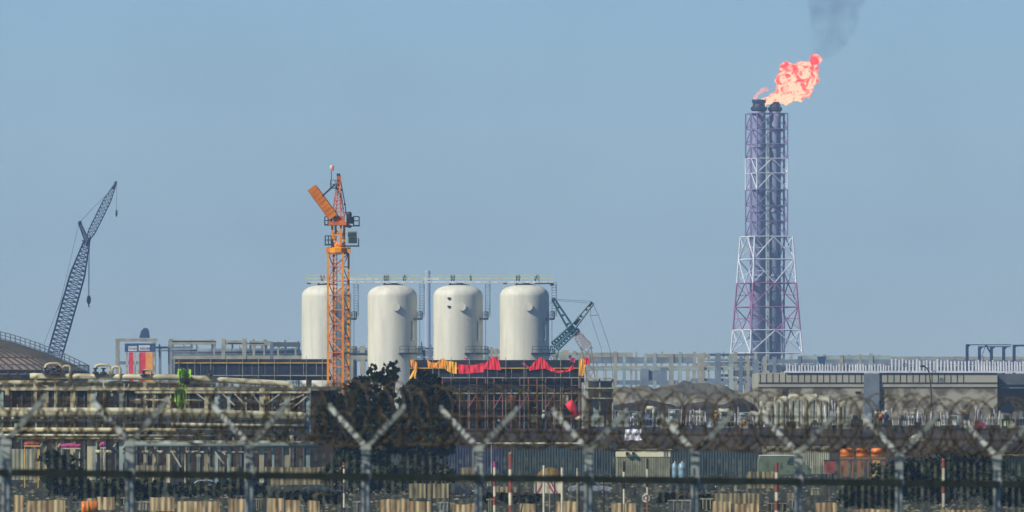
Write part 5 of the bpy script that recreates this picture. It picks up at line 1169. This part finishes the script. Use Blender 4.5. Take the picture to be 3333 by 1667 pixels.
# odd low objects in the yard
r2 = random.Random(77)
YL = [(238,1645,46,26,'concd','dark grey block between tan sheets at lower left'),(395,1632,40,30,'leaf2','dark green box left of the second fence post'),(450,1646,34,30,'slat','pale framed box at the second fence post'),(830,1640,24,40,'dark','dark louvred unit beside the third fence post'),(968,1655,22,24,'gpipe','pale edged dark box below the tree left side'),(1150,1650,60,42,'concd','grey box beside the fourth fence post'),(1425,1650,40,34,'concb','blue grey covered pallet at bottom centre'),(1585,1645,26,50,'bark','brown machine at the fifth fence post'),(2175,1645,90,40,'concd','dark grey covered pile right of the ring sign'),(2215,1620,40,24,'pinkr','pinkish crate right of the ring sign'),(2280,1640,40,42,'leaf2','dark green bin left of the tan sheet stack'),(2500,1650,60,30,'bark','brown covered pile at the tall banded pole'),(2570,1640,46,34,'concd','grey box right of the tall banded pole'),(2640,1600,30,24,'slat','pale box under the red bin'),(3290,1560,34,18,'dsteel','dark object at the right edge hoarding'),(1940,1565,50,20,'gpipe','pale green box left of the cream cabin'),(2390,1590,8,22,'wband','small white post cap stone right of centre'),(1585,1575,16,14,'wband','small white and dark marker at the fifth fence post'),(640,1480,12,14,'gpipe','small pale cabinet under the pipe rack'),(760,1620,50,14,'blue','blue folded sheet on the ground at left')]
for x,yc,wd,hh,m_,lab in YL:
    Z = ZB(max(yc+hh/2,1560)); xa, xb = px(x,0,Z).x, px(x+wd,0,Z).x; h = max(.15,zy(yc-hh/2,Z)); root = thing('yard_box',lab,'box',((xa+xb)/2,Z,0))
    b = MB(); b.prism([(xa,Z,0),(xb,Z,0),(xb-.03,Z,h*.9),(xb-.12,Z,h),(xa+.1,Z,h),(xa+.02,Z,h*.86)],(0,.8,0)); b.build('body', M[m_], root)
    b = MB(); b.box((xa-.04,Z-.05,h*.84),(xb+.04,Z-.003,h*.92)); 
    for q in (.2,.5,.8): b.box((xa+(xb-xa)*q-.02,Z-.04,.05),(xa+(xb-xa)*q+.02,Z-.003,h*.82))
    b.build('edge_trim', M['offw' if r2.random()<.6 else 'slat'], root)
# rubble strewn over the yard
b = MB()
for k in range(2600):
    yb = r2.uniform(1545,1672); Z = ZB(yb); x = r2.uniform(-30,3360); c = gz(x,0,Z); s_ = r2.uniform(.04,.14)
    u = Vector((r2.uniform(.6,1.6),r2.uniform(.6,1.2),r2.uniform(.3,.8)))*s_
    b.add([c+Vector((-u.x,-u.y,0)),c+Vector((u.x,-u.y*.8,0)),c+Vector((u.x*.9,u.y,0)),c+Vector((-u.x*.8,u.y,0)),c+Vector((r2.uniform(-.3,.3)*u.x,0,u.z*1.4))],[(0,1,4),(1,2,4),(2,3,4),(3,0,4)])
o = b.build('rubble', M['rock']); o['kind'] = 'stuff'; tag(o,'pale rubble and offcuts scattered over the yard ground','rubble')

# ------------------------------------------------------------- security fence in front
Xp = lambda n: -8.123 + 1.889*n
Zp = lambda n: 148 + 2.3*n
Jz = lambda n: 3.817 - .034*n
dvec = Vector((1.889,2.3,0)).normalized(); pvec = Vector((dvec.y,-dvec.x,0))
root = thing('security_fence','grey steel security fence with Y shaped post tops crossing the whole foreground','fence',(Xp(4.5),Zp(4.5),0))
r2 = random.Random(6)
for n in range(-1, 11):
    x, y, z = Xp(n), Zp(n), Jz(n); b = MB()
    b.box((x-.068,y-.06,-.4),(x+.068,y+.06,z+.02)); b.box((x-.085,y-.085,z-.05),(x+.085,y+.085,z+.03)); b.box((x-.08,y-.08,z-.56),(x+.08,y+.08,z-.42)); po = b.build('post', M['galvp'], root)
    for sg in (-1,1):
        b = MB(); A = Vector((x,y,z)); e = A + pvec*sg*.82*r2.uniform(.95,1.03) + Vector((0,0,.67*r2.uniform(.96,1.04))); b.bar(A, e, .085, .07)
        b.box((e.x-.03,e.y-.05,e.z-.02),(e.x+.03,e.y+.05,e.z+.06)); b.build('arm', M['galv'], po)
for n in range(-1, 10):
    a = Vector((Xp(n),Zp(n),Jz(n))); c = Vector((Xp(n+1),Zp(n+1),Jz(n+1)))
    b = MB(); o_ = Vector((0,-.09,0)); b.bar(a+Vector((0,0,-.5))+o_, c+Vector((0,0,-.5))+o_, .12, .05); b.build('rail', M['rail'], root)
    b = MB(); m_ = 15
    for k in range(m_):
        p = a.lerp(c,(k+.5)/m_)+Vector((0,.03,0)); q = .010 + (.004 if k%3==0 else 0); top = p.z-.10
        b.prism([(p.x-q,p.y,-.05),(p.x+q,p.y,-.05),(p.x+q,p.y,top-.05),(p.x,p.y,top),(p.x-q,p.y,top-.05)],(0,.02,0))
    b.build('pale_panel', M['pale'], root)
# coils of razor wire lying in the Y
root = thing('razor_wire','rusty brown coils of razor wire lying in the Y arms along the fence top','razor wire',(Xp(4.5),Zp(4.5),Jz(4.5)))
A0 = Vector((Xp(-1),Zp(-1),0)); LT = (Vector((Xp(10),Zp(10),0))-A0).length
for ci,(pitch,rad_,ph,hc) in enumerate(((.52,.53,0,.55),(.7,.48,2.1,.52),(.50,.27,4.0,.30))):
    b = MB(); s_ = 0; pts = []; th_ = ph; r3 = random.Random(40+ci); k = 0
    while s_ < LT:
        wob = 1+.06*math.sin(s_*1.7+ci)+.04*math.sin(s_*5.1)
        c = A0 + dvec*s_; c.z = Jz(-1)-(.034*11)*s_/LT + hc
        pts.append(c + pvec*math.cos(th_)*rad_*wob*.95 + Vector((0,0,math.sin(th_)*rad_*wob)) + dvec*.10*math.sin(th_*.5+s_))
        th_ += math.pi/9; s_ += pitch/18
    b.path(pts,.0125,4,caps=False)
    for i in range(0,len(pts)-1):
        for f in (.5,):
            p = pts[i].lerp(pts[i+1],f); d = (pts[i+1]-pts[i]).normalized(); u = d.orthogonal().normalized(); v = d.cross(u); a = r3.uniform(0,3.14); w_ = (u*math.cos(a)+v*math.sin(a))*.038
            b.add([p-d*.028,p+w_,p+d*.028,p-w_],[(0,1,2,3)])
    b.build('coil', M['razor'], root)
for sg in (-1,1):
    for q in (.45,.75,.98):
        b = MB(); a = Vector((Xp(-1),Zp(-1),Jz(-1)))+pvec*sg*.82*q+Vector((0,0,.67*q)); c = Vector((Xp(10),Zp(10),Jz(10)))+pvec*sg*.82*q+Vector((0,0,.67*q)); b.tube(a,c,.006,4); b.build('strand', M['razor'], root)

# ------------------------------------------------------------- haze
b = MB(); b.box((-1600,-80,-1),(1600,6100,130)); hz = b.build('haze', bpy.data.materials.new('haze_volume')); hz['kind'] = 'stuff'; tag(hz,'pale blue haze hanging over the whole site','haze')
hm = hz.data.materials[0]; hm.use_nodes = True; n = hm.node_tree.nodes; l = hm.node_tree.links; n.clear()
out = n.new('ShaderNodeOutputMaterial'); pv = n.new('ShaderNodeVolumePrincipled'); pv.inputs['Color'].default_value = (.45,.7,1.0,1); pv.inputs['Density'].default_value = .00013
pv.inputs['Anisotropy'].default_value = 0.0; l.new(pv.outputs[0], out.inputs['Volume'])
